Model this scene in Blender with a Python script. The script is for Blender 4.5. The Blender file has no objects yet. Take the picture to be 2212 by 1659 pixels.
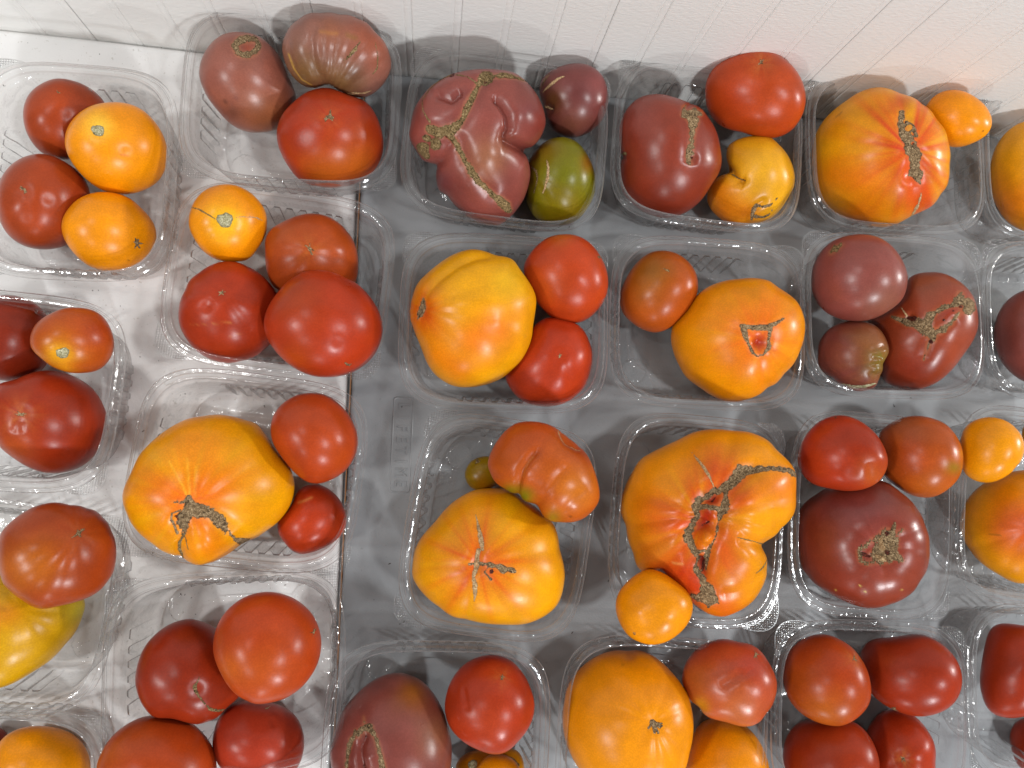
import bpy, math, random
import numpy as np
from mathutils import Vector, Matrix

scene = bpy.context.scene
COL = scene.collection
random.seed(7)

# ------------------------------------------------------------------ camera
# The photograph measured in units of a 2212 x 1659 picture: lens length FPX, nadir point (NX, NY)
FPX, CX, CY, NX, NY = 1453.46, 1106.0, 829.5, 930.8, 973.4
CAM_H = 0.5537                                  # metres above the table top
_n = np.array([NX - CX, NY - CY, FPX]); _n /= np.linalg.norm(_n)
_ex = np.array([1.0, 0, 0]) - _n[0] * _n; _ex /= np.linalg.norm(_ex)
_ey = np.cross(_n, _ex)
def cam_to_world(v):
    return np.stack([v @ _ex, -(v @ _ey), -(v @ _n)], -1)
CAM = np.array([0, 0, CAM_H])
cam_data = bpy.data.cameras.new('camera')
cam = bpy.data.objects.new('camera', cam_data); COL.objects.link(cam)
cam_data.sensor_width = 36.0; cam_data.sensor_fit = 'HORIZONTAL'
cam_data.lens = 36.0 * FPX / 2212.0
cam_data.clip_start = 0.01; cam_data.clip_end = 50
_r, _u, _b = (cam_to_world(np.array(a, float)) for a in ([1, 0, 0], [0, -1, 0], [0, 0, -1]))
cam.matrix_world = Matrix(((_r[0], _u[0], _b[0], 0), (_r[1], _u[1], _b[1], 0), (_r[2], _u[2], _b[2], CAM_H), (0, 0, 0, 1)))
scene.camera = cam
def rays(p):
    p = np.asarray(p, float)
    return cam_to_world(np.stack([p[..., 0] - CX, p[..., 1] - CY, np.full(p.shape[:-1], FPX)], -1))
def at(x, y, z):
    "point of the place seen at picture position x, y on the level z"
    d = rays((x, y)); return CAM + d * (CAM_H - z) / -d[2]

# ------------------------------------------------------------------ world and lamps
world = bpy.data.worlds.new('World'); scene.world = world; world.use_nodes = True
bg = world.node_tree.nodes['Background']
bg.inputs[0].default_value = (0.96, 1.0, 1.03, 1); bg.inputs[1].default_value = 0.20
def lamp(name, direction, dist, e, radius, colour):
    d = Vector(direction).normalized() * dist + Vector((0.08, 0.06, 0.03))
    l = bpy.data.lights.new(name, 'POINT'); l.energy = e * 39.5 * dist * dist
    l.shadow_soft_size = radius; l.color = colour
    o = bpy.data.objects.new(name, l); o.location = d; COL.objects.link(o)
lamp('lamp_front', (0.27, -0.78, 0.555), 2.4, 0.48, 0.085, (0.96, 1.0, 1.03))
lamp('lamp_overhead', (0.48, -0.22, 0.84), 2.3, 0.32, 0.085, (0.97, 1.0, 1.02))
lamp('lamp_beyond_left', (-0.66, -0.20, 0.72), 1.9, 0.28, 0.08, (1.0, 0.995, 0.98))
lamp('lamp_left_front', (-0.50, -0.56, 0.66), 1.5, 0.08, 0.06, (1.0, 0.995, 0.98))
lamp('lamp_left_above', (-0.42, 0.12, 0.90), 1.5, 0.08, 0.06, (1.0, 0.995, 0.98))
lamp('lamp_beyond_right', (0.94, 0.07, 0.345), 2.4, 0.38, 0.08, (1, 0.985, 0.955))
lamp('lamp_low_front', (-0.17, -0.96, 0.20), 3.0, 0.10, 0.09, (0.97, 1, 1.0))
scene.view_settings.view_transform = 'Standard'; scene.view_settings.look = 'None'
scene.view_settings.exposure = 0.0; scene.view_settings.gamma = 1.0; scene.view_settings.use_curve_mapping = False
scene.render.engine = 'CYCLES'
scene.cycles.use_denoising = True
scene.cycles.max_bounces = 10; scene.cycles.diffuse_bounces = 4; scene.cycles.glossy_bounces = 4
scene.cycles.transmission_bounces = 6; scene.cycles.transparent_max_bounces = 48
scene.cycles.caustics_reflective = False; scene.cycles.caustics_refractive = False
scene.cycles.sample_clamp_indirect = 4.0

# ------------------------------------------------------------------ helpers
def srgb(c):
    c = np.asarray(c, float) / 255.0
    return np.where(c <= 0.04045, c / 12.92, ((c + 0.055) / 1.055) ** 2.4)
def mesh_of(name, V, F, mat=None, smooth=True, cols=None):
    "V n x 3, F list of faces or n x 4 array"
    me = bpy.data.meshes.new(name)
    V = np.asarray(V, np.float32)
    if isinstance(F, np.ndarray):
        k = F.shape[1]
        me.vertices.add(len(V)); me.vertices.foreach_set('co', V.ravel())
        me.loops.add(F.size); me.loops.foreach_set('vertex_index', F.ravel().astype(np.int32))
        me.polygons.add(len(F)); me.polygons.foreach_set('loop_start', np.arange(0, F.size, k, dtype=np.int32))
        me.update(calc_edges=True)
    else:
        me.from_pydata([tuple(map(float, v)) for v in V], [], F); me.update()
    me.polygons.foreach_set('use_smooth', [smooth] * len(me.polygons))
    if cols is not None:
        a = me.color_attributes.new('tint', 'FLOAT_COLOR', 'POINT')
        c = np.ones((len(V), 4), np.float32); c[:, :3] = cols; a.data.foreach_set('color', c.ravel())
    if mat: me.materials.append(mat)
    me.validate(); return me
def link(name, data, parent=None, loc=None, rotz=0):
    o = bpy.data.objects.new(name, data); COL.objects.link(o)
    if parent is not None: o.parent = parent
    if loc is not None: o.location = loc
    o.rotation_euler.z = rotz
    return o
def tag(o, label=None, cat=None, group=None, kind=None):
    for k, v in (('label', label), ('category', cat), ('group', group), ('kind', kind)):
        if v: o[k] = v
    return o
def grid_faces(nu, nv, wrap=False):
    i = np.arange(nu - 1)[:, None]; j = np.arange(nv if wrap else nv - 1)[None, :]; j2 = (j + 1) % nv
    return np.stack(np.broadcast_arrays(i * nv + j, i * nv + j2, (i + 1) * nv + j2, (i + 1) * nv + j), -1).reshape(-1, 4)
def smoothstep(a, b, x):
    t = np.clip((x - a) / (b - a), 0, 1); return t * t * (3 - 2 * t)

# ------------------------------------------------------------------ materials
def new_mat(name):
    m = bpy.data.materials.new(name); m.use_nodes = True
    nt = m.node_tree; return m, nt, nt.nodes, nt.links, nt.nodes['Principled BSDF']
def noise(nt, scale, detail=3, rough=0.55, vec=None, dist=0.0):
    n = nt.nodes.new('ShaderNodeTexNoise'); n.inputs['Scale'].default_value = scale; n.inputs['Detail'].default_value = detail
    n.inputs['Roughness'].default_value = rough; n.inputs['Distortion'].default_value = dist
    if vec is not None: nt.links.new(vec, n.inputs['Vector'])
    return n.outputs['Fac']
def ramp(nt, fac, stops):
    r = nt.nodes.new('ShaderNodeValToRGB'); e = r.color_ramp.elements
    while len(e) < len(stops): e.new(0.5)
    for k, (p, c) in enumerate(stops): e[k].position = p; e[k].color = (*c, 1)
    nt.links.new(fac, r.inputs['Fac']); return r.outputs['Color']
def mix(nt, fac, a, b, mode='MIX'):
    m = nt.nodes.new('ShaderNodeMix'); m.data_type = 'RGBA'; m.blend_type = mode
    for s, v in ((m.inputs[0], fac), (m.inputs[6], a), (m.inputs[7], b)):
        if hasattr(v, 'is_linked'): nt.links.new(v, s)
        elif isinstance(v, (int, float)): s.default_value = v
        else: s.default_value = (*v, 1)
    return m.outputs[2]
def bump(nt, height, strength, dist, bsdf):
    b = nt.nodes.new('ShaderNodeBump'); b.inputs['Strength'].default_value = strength; b.inputs['Distance'].default_value = dist
    nt.links.new(height, b.inputs['Height']); nt.links.new(b.outputs[0], bsdf.inputs['Normal'])
def coord(nt, which='Object'):
    return nt.nodes.new('ShaderNodeTexCoord').outputs[which]

def skin_material(name, rough, coat, sss, spec=0.5):
    m, nt, N, L, p = new_mat(name)
    a = N.new('ShaderNodeAttribute'); a.attribute_name = 'tint'
    v = coord(nt)
    n1 = ramp(nt, noise(nt, 55, 4, 0.6, v), [(0.3, (0.86, 0.84, 0.84)), (0.7, (1.08, 1.08, 1.08))])
    c = mix(nt, 1.0, a.outputs['Color'], n1, 'MULTIPLY')
    sp = ramp(nt, noise(nt, 900, 2, 0.5, v), [(0.42, (0.93, 0.92, 0.92)), (0.62, (1.05, 1.06, 1.08))])
    c = mix(nt, 1.0, c, sp, 'MULTIPLY')
    L.new(c, p.inputs['Base Color'])
    rr = N.new('ShaderNodeMapRange'); rr.inputs[3].default_value = rough - 0.06; rr.inputs[4].default_value = rough + 0.10
    L.new(noise(nt, 70, 3, 0.6, v), rr.inputs[0]); L.new(rr.outputs[0], p.inputs['Roughness'])
    p.inputs['Specular IOR Level'].default_value = spec
    p.inputs['Coat Weight'].default_value = coat; p.inputs['Coat Roughness'].default_value = 0.2
    p.inputs['Subsurface Weight'].default_value = sss
    p.inputs['Subsurface Radius'].default_value = (0.006, 0.0016, 0.0008); p.inputs['Subsurface Scale'].default_value = 1.0
    bump(nt, noise(nt, 260, 3, 0.6, v), 0.15, 0.0005, p)
    return m
SKIN = skin_material('tomato_skin', 0.29, 0.0, 0.0, 0.27)
GLOSSY = skin_material('glossy_tomato_skin', 0.29, 0.0, 0.0, 0.40)
DUSTY = skin_material('dusty_tomato_skin', 0.29, 0.0, 0.0, 0.42)

def cork_material(name, dark, mid, light, rough=0.85):
    m, nt, N, L, p = new_mat(name)
    v = coord(nt)
    c = ramp(nt, noise(nt, 520, 5, 0.75, v, 1.2), [(0.36, srgb(dark)), (0.50, srgb(mid)), (0.64, srgb(light))])
    a = N.new('ShaderNodeAttribute'); a.attribute_name = 'tint'
    c = mix(nt, 1.0, c, a.outputs['Color'], 'MULTIPLY')
    L.new(c, p.inputs['Base Color']); p.inputs['Roughness'].default_value = rough; p.inputs['Specular IOR Level'].default_value = 0.2
    bump(nt, noise(nt, 1100, 4, 0.8, v), 0.9, 0.0012, p)
    return m
CORK = cork_material('brown_cork', (48, 35, 24), (138, 112, 80), (194, 168, 130))
TAN = cork_material('tan_cork', (128, 92, 58), (196, 160, 116), (222, 194, 152))
OLIVE = cork_material('olive_cork', (54, 42, 26), (132, 108, 70), (180, 156, 114))
PALE = cork_material('pale_stem_scar', (118, 108, 74), (186, 178, 138), (220, 214, 182))
PIT = cork_material('dark_pit', (52, 20, 14), (84, 34, 24), (120, 54, 36), 0.5)

def plastic_table(name, rgb, speck, stain):
    m, nt, N, L, p = new_mat(name)
    v = coord(nt)
    c = ramp(nt, noise(nt, 9, 5, 0.6, v, 0.6), [(0.3, srgb(rgb) * stain), (0.65, srgb(rgb))])
    st = ramp(nt, noise(nt, 3.2, 4, 0.7, v, 1.2), [(0.35, (0.89, 0.89, 0.89)), (0.62, (1.03, 1.03, 1.03))])
    c = mix(nt, 1.0, c, st, 'MULTIPLY')
    sp = ramp(nt, noise(nt, 420, 2, 0.5, v), [(0.27, (0.72, 0.70, 0.66)), (0.33, (1, 1, 1))])
    c = mix(nt, speck, c, mix(nt, 1.0, c, sp, 'MULTIPLY'))
    L.new(c, p.inputs['Base Color']); p.inputs['Roughness'].default_value = 0.42
    p.inputs['Specular IOR Level'].default_value = 0.4
    bump(nt, noise(nt, 650, 3, 0.6, v), 0.25, 0.0006, p)
    return m
GREY = plastic_table('grey_table_plastic', (149, 151, 153), 0.5, 0.9)
WHITE = plastic_table('white_table_plastic', (226, 224, 222), 0.8, 0.95)

def simple(name, rgb, rough, nscale, amount, bstr=0.0, bscale=300, stretch=None):
    m, nt, N, L, p = new_mat(name)
    v = coord(nt)
    if stretch:
        mp = N.new('ShaderNodeMapping'); mp.inputs['Scale'].default_value = stretch; L.new(v, mp.inputs['Vector']); v = mp.outputs[0]
    b = srgb(rgb)
    L.new(ramp(nt, noise(nt, nscale, 4, 0.6, v), [(0.3, b * (1 - amount)), (0.7, b)]), p.inputs['Base Color'])
    p.inputs['Roughness'].default_value = rough
    if bstr: bump(nt, noise(nt, bscale, 4, 0.65, v), bstr, 0.001, p)
    return m
WALLPAINT = simple('white_wall_paint', (231, 229, 225), 0.5, 14, 0.05, 0.45, 420, (0.4, 1, 1))
WOOD = simple('brown_edge_wood', (176, 122, 78), 0.6, 60, 0.35)
DIRT = simple('dark_crumbs', (70, 56, 46), 0.9, 200, 0.5)

def clear_plastic(name, edge, tpow, s0, sg, sp, rough, h0, hg, hp, bmp, wave):
    "thin clear sheet: see-through face on, darker, shinier and hazier where it is seen edge on"
    m, nt, N, L, p = new_mat(name); N.remove(p)
    out = N['Material Output']; v = coord(nt)
    def math_(op, x, y, z=None):
        n = N.new('ShaderNodeMath'); n.operation = op
        for i, q in enumerate((x, y, z)):
            if q is None: continue
            if hasattr(q, 'is_linked'): L.new(q, n.inputs[i])
            else: n.inputs[i].default_value = q
        return n.outputs[0]
    b = N.new('ShaderNodeBump'); b.inputs['Strength'].default_value = bmp; b.inputs['Distance'].default_value = 0.002
    L.new(noise(nt, 110, 3, 0.55, v, 0.8), b.inputs['Height'])
    lw = N.new('ShaderNodeLayerWeight'); lw.inputs['Blend'].default_value = 0.5
    lb = N.new('ShaderNodeLayerWeight'); lb.inputs['Blend'].default_value = 0.5; L.new(b.outputs[0], lb.inputs['Normal'])
    f, fb = lw.outputs['Facing'], lb.outputs['Facing']
    tint = mix(nt, math_('POWER', f, tpow), (0.99, 0.99, 0.988), (edge, edge * .98, edge * .96))
    un = ramp(nt, noise(nt, 75, 4, 0.6, v, 2.2), [(0.36, (1 - wave,) * 3), (0.50, (1, 1, 1)), (0.62, (1 - wave * .55,) * 3), (0.7, (1, 1, 1))])  # blotchy tint put in to dapple the shade below, in place of caustic ripples
    tr = N.new('ShaderNodeBsdfTransparent'); L.new(mix(nt, math_('MINIMUM', math_('MULTIPLY', f, 1.8), 1.0), tint, mix(nt, 1.0, tint, un, 'MULTIPLY')), tr.inputs[0])
    gl = N.new('ShaderNodeBsdfGlossy'); gl.inputs['Roughness'].default_value = rough; gl.inputs['Color'].default_value = (1, 1, 1, 1)
    L.new(b.outputs[0], gl.inputs['Normal'])
    m1 = N.new('ShaderNodeMixShader'); L.new(math_('MULTIPLY_ADD', math_('POWER', fb, sp), sg, s0), m1.inputs[0]); L.new(tr.outputs[0], m1.inputs[1]); L.new(gl.outputs[0], m1.inputs[2])
    df = N.new('ShaderNodeBsdfDiffuse'); df.inputs[0].default_value = (0.9, 0.9, 0.9, 1)
    tl = N.new('ShaderNodeBsdfTranslucent'); tl.inputs[0].default_value = (0.9, 0.9, 0.9, 1)
    hz = N.new('ShaderNodeMixShader'); hz.inputs[0].default_value = 0.45; L.new(df.outputs[0], hz.inputs[1]); L.new(tl.outputs[0], hz.inputs[2])
    m2 = N.new('ShaderNodeMixShader'); L.new(math_('MULTIPLY_ADD', math_('POWER', f, hp), hg, h0), m2.inputs[0]); L.new(m1.outputs[0], m2.inputs[1]); L.new(hz.outputs[0], m2.inputs[2])  # pale edge haze: plastic scatter, and reflection of bright surroundings put into the colour
    L.new(m2.outputs[0], out.inputs['Surface'])
    return m
CLEAR = clear_plastic('clear_plastic', 0.25, 4.5, 0.030, 0.60, 4.0, 0.09, 0.002, 0.20, 3.5, 0.30, 0.20)
RIMC = clear_plastic('clear_plastic_rim', 0.38, 2.1, 0.050, 0.48, 2.5, 0.12, 0.018, 0.28, 1.9, 0.30, 0.04)
TABC = clear_plastic('clear_plastic_grip', 0.26, 0.75, 0.04, 0.32, 1.2, 0.14, 0.0, 0.20, 1.0, 0.0, 0.0)

# ------------------------------------------------------------------ wall, tables
WALL_SLOPE = -0.042
WALL_ANG = math.atan(WALL_SLOPE)
WALL_P = np.array([-0.0175, 0.3212, 0.0])
def wall_y(x): return WALL_P[1] + WALL_SLOPE * (x - WALL_P[0])
PITCH = 0.0366
wall = link('wall', mesh_of('wall', [(-1.2, .012, -.7), (1.2, .012, -.7), (1.2, .03, -.7), (-1.2, .03, -.7), (-1.2, .012, .7), (1.2, .012, .7), (1.2, .03, .7), (-1.2, .03, .7)],
    [(0, 1, 5, 4), (2, 3, 7, 6), (0, 3, 2, 1), (4, 5, 6, 7), (1, 2, 6, 5), (0, 4, 7, 3)], WALLPAINT, False), None, WALL_P, WALL_ANG)
tag(wall, 'white painted wall of narrow vertical boards behind the tables', None, None, 'structure')
def board_profile():
    w = PITCH; b = 0.0052
    pts = [(0.0, .0008), (0.0004, .0004), (0.0010, .0001), (w - b - .0022, 0.0), (w - b - .0010, .0003), (w - b - .0004, .0005)]
    for k in range(7):
        t = math.pi * k / 6; pts.append((w - b / 2 - .0003 - b / 2 * math.cos(t) * 0.92, .0005 - .0006 * math.sin(t)))
    return pts + [(w + .0001, .0008)]
def board_mesh():
    pr = np.array(board_profile()); zs = np.linspace(-.65, .62, 3)
    V = np.array([(x - 0, y, z) for z in zs for x, y in pr]); F = grid_faces(3, len(pr))
    k = len(pr)
    return mesh_of('board', V, F[:, ::1], WALLPAINT, False)
bm_board = board_mesh()
u0 = -0.2036 - .0165
for k in range(-14, 28):
    o = link('plank', bm_board, wall, (u0 + k * PITCH + random.uniform(-.0002, .0002), random.uniform(-.0003, .0003), 0))

def slab(name, outline, ztop, zbot, r, mat, parent):
    "a table top: outline polygon (counter clockwise), rounded upper edge of radius r"
    P = np.array(outline, float); n = len(P)
    def inset(d):
        Q = []
        for i in range(n):
            a, b, c = P[i - 1], P[i], P[(i + 1) % n]
            e1 = (b - a) / np.linalg.norm(b - a); e2 = (c - b) / np.linalg.norm(c - b)
            n1 = np.array([-e1[1], e1[0]]); n2 = np.array([-e2[1], e2[0]])
            m = n1 + n2; Q.append(b + m * d / (1 + n1 @ n2))
        return Q
    V, rings = [], []
    for d, z in [(0, zbot), (0, ztop - r)] + [(r * (1 - math.cos(t)), ztop - r + r * math.sin(t)) for t in np.linspace(0.25, math.pi / 2, 6)]:
        rings.append(range(len(V), len(V) + n)); V += [(q[0], q[1], z) for q in inset(d)]
    F = []
    for a, b in zip(rings, rings[1:]):
        F += [(a[i], a[(i + 1) % n], b[(i + 1) % n], b[i]) for i in range(n)]
    F.append(tuple(rings[-1])); F.append(tuple(reversed(rings[0])))
    me = mesh_of(name, V, F, mat, True)
    me.polygons[len(me.polygons) - 1].use_smooth = False; me.polygons[len(me.polygons) - 2].use_smooth = False
    return link(name, me, parent)
WZ = 0.0035                                      # the white table stands a little higher
wt = tag(link('white_table', None), 'white plastic table at the left with a rounded edge', 'table')
gt = tag(link('grey_table', None), 'grey plastic table with a moulded nameplate on its top', 'table')
gt.location = (0.3, -0.1, 0); wt.location = (-0.4, -0.1, 0)
def rel(o, c): c.location = Vector(c.location) - Vector(o.location); return c
def edge_x(y, off=0.0): return -0.06505 + off + (y - 0.20) * 0.0225
YF = -0.62
rel(wt, slab('table_top', [(-1.0, YF), (edge_x(YF), YF), (edge_x(.3195), .3195), (-.2845, .3322), (-1.0, .3625)], WZ, -.022, .0045, WHITE, wt))
rel(gt, slab('table_top', [(edge_x(YF, .0040), YF), (1.0, YF), (1.0, wall_y(1.0) - .0012), (edge_x(.3, .0040), wall_y(-.06) - .0012)], 0, -.022, .0035, GREY, gt))
ew = []
for a, b in ((.0022, .0034),):
    V = [(edge_x(y, o), y, z) for y in (YF, .318) for o in (a, b) for z in (-.02, -.0035)]
    ew = mesh_of('edge_strip', V, [(1, 3, 7, 5), (0, 1, 5, 4), (2, 6, 7, 3), (0, 2, 3, 1), (4, 5, 7, 6)], WOOD, False)
rel(gt, link('edge_strip', ew, gt))
# moulded nameplate of the grey table
pa, pb = at(863, 1054, 0), at(872, 868, 0)
ax = pb - pa; plen = np.linalg.norm(ax) ; ax /= plen; px = np.array([ax[1], -ax[0], 0])
def plate_ring(w, l, z, n=5, r=.0025):
    out = []
    for cx, cy, a0 in ((w, l, 0), (-w, l, 90), (-w, -l, 180), (w, -l, 270)):
        for k in range(n):
            t = math.radians(a0 + 90 * k / (n - 1)); out.append((math.copysign(w - r, cx) + r * math.cos(t), math.copysign(l - r, cy) + r * math.sin(t), z))
    return out
mid = (pa + pb) / 2
V, F = [], []
hw, hl = .0085, plen / 2 + .004
prof = [(.0, -.0002), (.0004, .0005), (.0010, .0005), (.0016, -.0002)]
rg = [plate_ring(hw - d, hl - d, z) for d, z in prof]
nn = len(rg[0]); V = np.array(sum(rg, [])); F = grid_faces(len(rg), nn, True)
Mp = Matrix(((px[0], ax[0], 0, mid[0]), (px[1], ax[1], 0, mid[1]), (0, 0, 1, 0), (0, 0, 0, 1)))
np_o = link('nameplate', mesh_of('nameplate', V, F, GREY, True), gt)
np_o.matrix_local = Matrix.Translation(-Vector(gt.location)) @ Mp
word = 'LIFETIME'
for k, ch in enumerate(word):
    cu = bpy.data.curves.new('letter', 'FONT'); cu.body = ch; cu.size = 0.0105; cu.extrude = .00028; cu.bevel_depth = .00012; cu.align_x = 'CENTER'; cu.align_y = 'CENTER'
    cu.materials.append(GREY)
    tmp = bpy.data.objects.new('letter', cu); COL.objects.link(tmp)
    dg = bpy.context.evaluated_depsgraph_get()
    me = bpy.data.meshes.new_from_object(tmp.evaluated_get(dg)); bpy.data.objects.remove(tmp)
    lo = link('letter', me, np_o); lo.location = (0, hl - .0075 - k * (2 * hl - .015) / 7, .0003); lo.rotation_euler.z = -math.pi / 2; lo.scale = (1, 1.25, 1)

# ------------------------------------------------------------------ clear trays
TL, TS, RIMZ, PEXP = 0.160, 0.1375, 0.0537, 4.1
def ring_xy(d, th):
    c, s = np.cos(th), np.sin(th)
    return np.stack([(TL / 2 - d) * np.sign(c) * np.abs(c) ** (2 / PEXP), (TS / 2 - d) * np.sign(s) * np.abs(s) ** (2 / PEXP)], -1)
_t = np.linspace(0, 2 * math.pi, 20001); _xy = ring_xy(0.006, _t)
_s = np.concatenate([[0], np.cumsum(np.linalg.norm(np.diff(_xy, axis=0), axis=1))])
NT = 440
TH = np.interp(np.arange(NT) / NT * _s[-1], _s, _t)
def tray_part(name, prof, ribs=False, mat=None, sharp=False):
    V = []
    if sharp: prof = [q for a, b in zip(prof, prof[1:]) for q in (a, b)]
    for d, z in prof:
        p = ring_xy(d, TH); zz = np.full(NT, z)
        if ribs:
            x, y = p[:, 0], p[:, 1]
            onlong = (np.abs(y) / TS > np.abs(x) / TL)
            q = np.where(onlong, x, y)
            f = np.abs(((q / .0098) + 0.5) % 1 - 0.5) * .0098          # distance to the nearest rib
            half = np.where(onlong, .0295, .0245)
            rib = (1 - smoothstep(.0016, .0026, f)) * (np.abs(q) < half)
            band = (np.abs(q) < half + .0045).astype(float)
            hgt = smoothstep(.0045, .0075, z) * (1 - smoothstep(.0372, .0382, z)) if d < .0165 else (1 - smoothstep(.021, .023, d)) * 0.7
            hgt2 = smoothstep(.0045, .0075, z) * (1 - smoothstep(.0345, .0352, z)) if d < .0165 else 0
            k = (.0019 * rib * hgt - .0014 * band * (1 - rib) * hgt2)
            nx = np.where(onlong, 0, -np.sign(x)); ny = np.where(onlong, -np.sign(y), 0)
            p = p + np.stack([nx * k, ny * k], -1)
            if d >= .0165: zz = zz + .0010 * rib * hgt
            for sx in (-1, 1):
                for sy in (-1, 1):
                    r = np.hypot(p[:, 0] - sx * (TL / 2 - .0345), p[:, 1] - sy * (TS / 2 - .0335))
                    zz = zz + .0022 * (1 - smoothstep(.0095, .0112, r)) * (z < .006)
        V.append(np.concatenate([p, zz[:, None]], 1))
    V = np.concatenate(V); F = grid_faces(len(prof), NT, True)
    if sharp: F = F.reshape(len(prof) - 1, NT, 4)[::2].reshape(-1, 4)
    return mesh_of(name, V, np.ascontiguousarray(F), mat or CLEAR, True)
rim_me = tray_part('rim', [(.0003, .0484), (0.0, .0519), (.0007, .0526), (.0018, .0526), (.0021, .0519), (.0027, .0519), (.0031, .0530), (.0041, .0541), (.0052, .0544), (.0060, .0542), (.0064, .0534), (.0068, .0534), (.0071, .0528), (.0074, .0510)], False, RIMC, True)
bp = [(.00742, .0509), (.0078, .0480), (.0086, .0474), (.0090, .0462), (.0093, .0440)]
bp += [(.0093 + (.044 - z) * 0.105, z) for z in (.0400, .0386, .0380, .0372, .0362, .0352, .0345, .0335, .0300, .0250, .0200, .0150, .0110, .0080)]
bp += [(.0139, .0055), (.0150, .0034), (.0166, .0020), (.0185, .0013), (.0205, .0011), (.0220, .0010), (.0232, .0010)]
bp += [(d, .0010) for d in np.arange(.0246, .0276, .0012)] + [(.0284, .0011), (.0290, .0021), (.0300, .0025), (.0312, .0024), (.0318, .0016)]
bp += [(d, .0014) for d in np.arange(.0330, .0500, .0013)] + [(.055, .0014), (.0600, .0014), (.066, .0014), (.0685, .0014)]
basin_me = tray_part('basin', bp, True)
def tab_me():
    nu, nv = 110, 30
    a0, a1 = math.radians(18), math.radians(66)
    th = np.linspace(a0, a1, nu)
    inner = ring_xy(0.0004, th)
    t = (th - a0) / (a1 - a0)
    out = .0100 * (np.sin(np.pi * t) ** 0.75)
    nrm = np.stack([np.cos(np.radians(45)) * np.ones(nu), np.sin(np.radians(45)) * np.ones(nu)], -1)
    V = []
    for i in range(nv):
        f = i / (nv - 1)
        p = inner + nrm * (out * f)[:, None]
        qx = (p[:, 0] + p[:, 1]) / .0017; qy = (p[:, 0] - p[:, 1]) / .0017
        dots = np.maximum(0, np.cos(qx * np.pi) * np.cos(qy * np.pi)) ** 1.2 * smoothstep(.08, .2, f) * (1 - smoothstep(.78, .9, f)) * smoothstep(.06, .16, t) * (1 - smoothstep(.84, .94, t))
        V.append(np.concatenate([p, (.0526 + .0017 * dots)[:, None]], 1))
    V = np.concatenate(V); F = grid_faces(nv, nu)
    V2 = V.copy(); V2[:, 0] *= -1
    return mesh_of('corner_tab', V, F, TABC, True), mesh_of('corner_tab', V2, np.ascontiguousarray(F[:, ::-1]), TABC, True)
tab_a, tab_b = tab_me()
TRAYS = {}
def tray(x, y, deg, side, label, white=0, z=0.0):
    "side: which long side (as turned) carries the two tabs, 0 = the +y side, 1 = the -y side"
    o = link('plastic_tray', None, None, (x, y, (WZ if white else 0) + .0002 + z), math.radians(deg + (180 if side else 0)))
    tag(o, label, 'plastic tray', 'clear plastic trays of tomatoes on the tables')
    link('basin', basin_me, o); link('rim', rim_me, o); link('corner_tab', tab_a, o); link('corner_tab', tab_b, o)
    return o

# ------------------------------------------------------------------ tomatoes
def parse(s):
    "'r01 430,370 ...' positions in an enlargement of a twelfth of the picture; 'd' positions in the picture"
    off, k, out = (0, 0), 1.0, []
    for w in s.split():
        if w[0] == 'r': off, k = (553.0 * int(w[2]), 414.75 * int(w[1])), 0.25
        elif w[0] == 'd': off, k = (0, 0), 1.0
        else:
            a, b = w.split(','); out.append((off[0] + k * float(a), off[1] + k * float(b)))
    return np.array(out)
_cs = {}
def cube_sphere(N):
    if N in _cs: return _cs[N]
    t = np.tan(np.linspace(-1, 1, N + 1) * math.pi / 4)
    a, b = np.meshgrid(t, t, indexing='ij'); one = np.ones_like(a)
    P, F = [], []
    for k, (x, y, z) in enumerate([(one, a, b), (-one, b, a), (b, one, a), (a, -one, b), (a, b, one), (b, a, -one)]):
        p = np.stack([x, y, z], -1).reshape(-1, 3); P.append(p / np.linalg.norm(p, axis=1, keepdims=True))
        F.append(grid_faces(N + 1, N + 1)[:, ::-1] * 1 + k * (N + 1) ** 2)
    P = np.concatenate(P); F = np.concatenate(F)
    u, inv = np.unique(np.round(P, 6), axis=0, return_inverse=True)
    F = inv.ravel()[F]
    c = np.cross(u[F[:, 1]] - u[F[:, 0]], u[F[:, 2]] - u[F[:, 0]]); flip = (c * u[F[:, 0]]).sum(1) < 0
    F[flip] = F[flip][:, ::-1]
    u /= np.linalg.norm(u, axis=1, keepdims=True)
    _cs[N] = (u, F); return _cs[N]
def seg_dist(p, path):
    "distance of points to a polyline, and how far along (0..1) the nearest point lies"
    best = np.full(len(p), 1e9); along = np.zeros(len(p)); n = max(1, len(path) - 1)
    if len(path) == 1: return np.linalg.norm(p - path[0], axis=1), along
    for i in range(len(path) - 1):
        a, b = path[i], path[i + 1]; ab = b - a
        t = np.clip(((p - a) @ ab) / max(ab @ ab, 1e-12), 0, 1)
        d = np.linalg.norm(p - a - t[:, None] * ab, axis=1)
        m = d < best; best[m] = d[m]; along[m] = (i + t[m]) / n
    return best, along
def lumps3(D, rng, freqs, n=6):
    s = 0
    for f in freqs:
        for _ in range(n):
            k = rng.normal(size=3) * f; s = s + np.sin(D @ k + rng.uniform(0, 6.28)) / n
    return s
def ripe(c, bi=False):
    "picture colour of a fruit's skin -> its base colour"
    l = srgb(c); g = l[1] / max(l[0], 1e-4); dark = l[0] < .40 and g > .1
    f = 0.69 + 0.19 * min(1, max(0, (g - 0.12) / 0.25))
    if bi: return l * np.array([.86, .80, .45])
    if g >= .25: return l * np.array([f * .93, .83, .35])
    if dark: return np.array([l[0] * .76, max(1.25 * l[1], .18 * l[0]), max(1.25 * l[2], .135 * l[0])])
    return np.array([l[0] * f, max(1.12 * l[1], .060 * l[0]), max(.5 * l[2], .012 * l[0])])
class Tomato: pass
ALL = []
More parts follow.
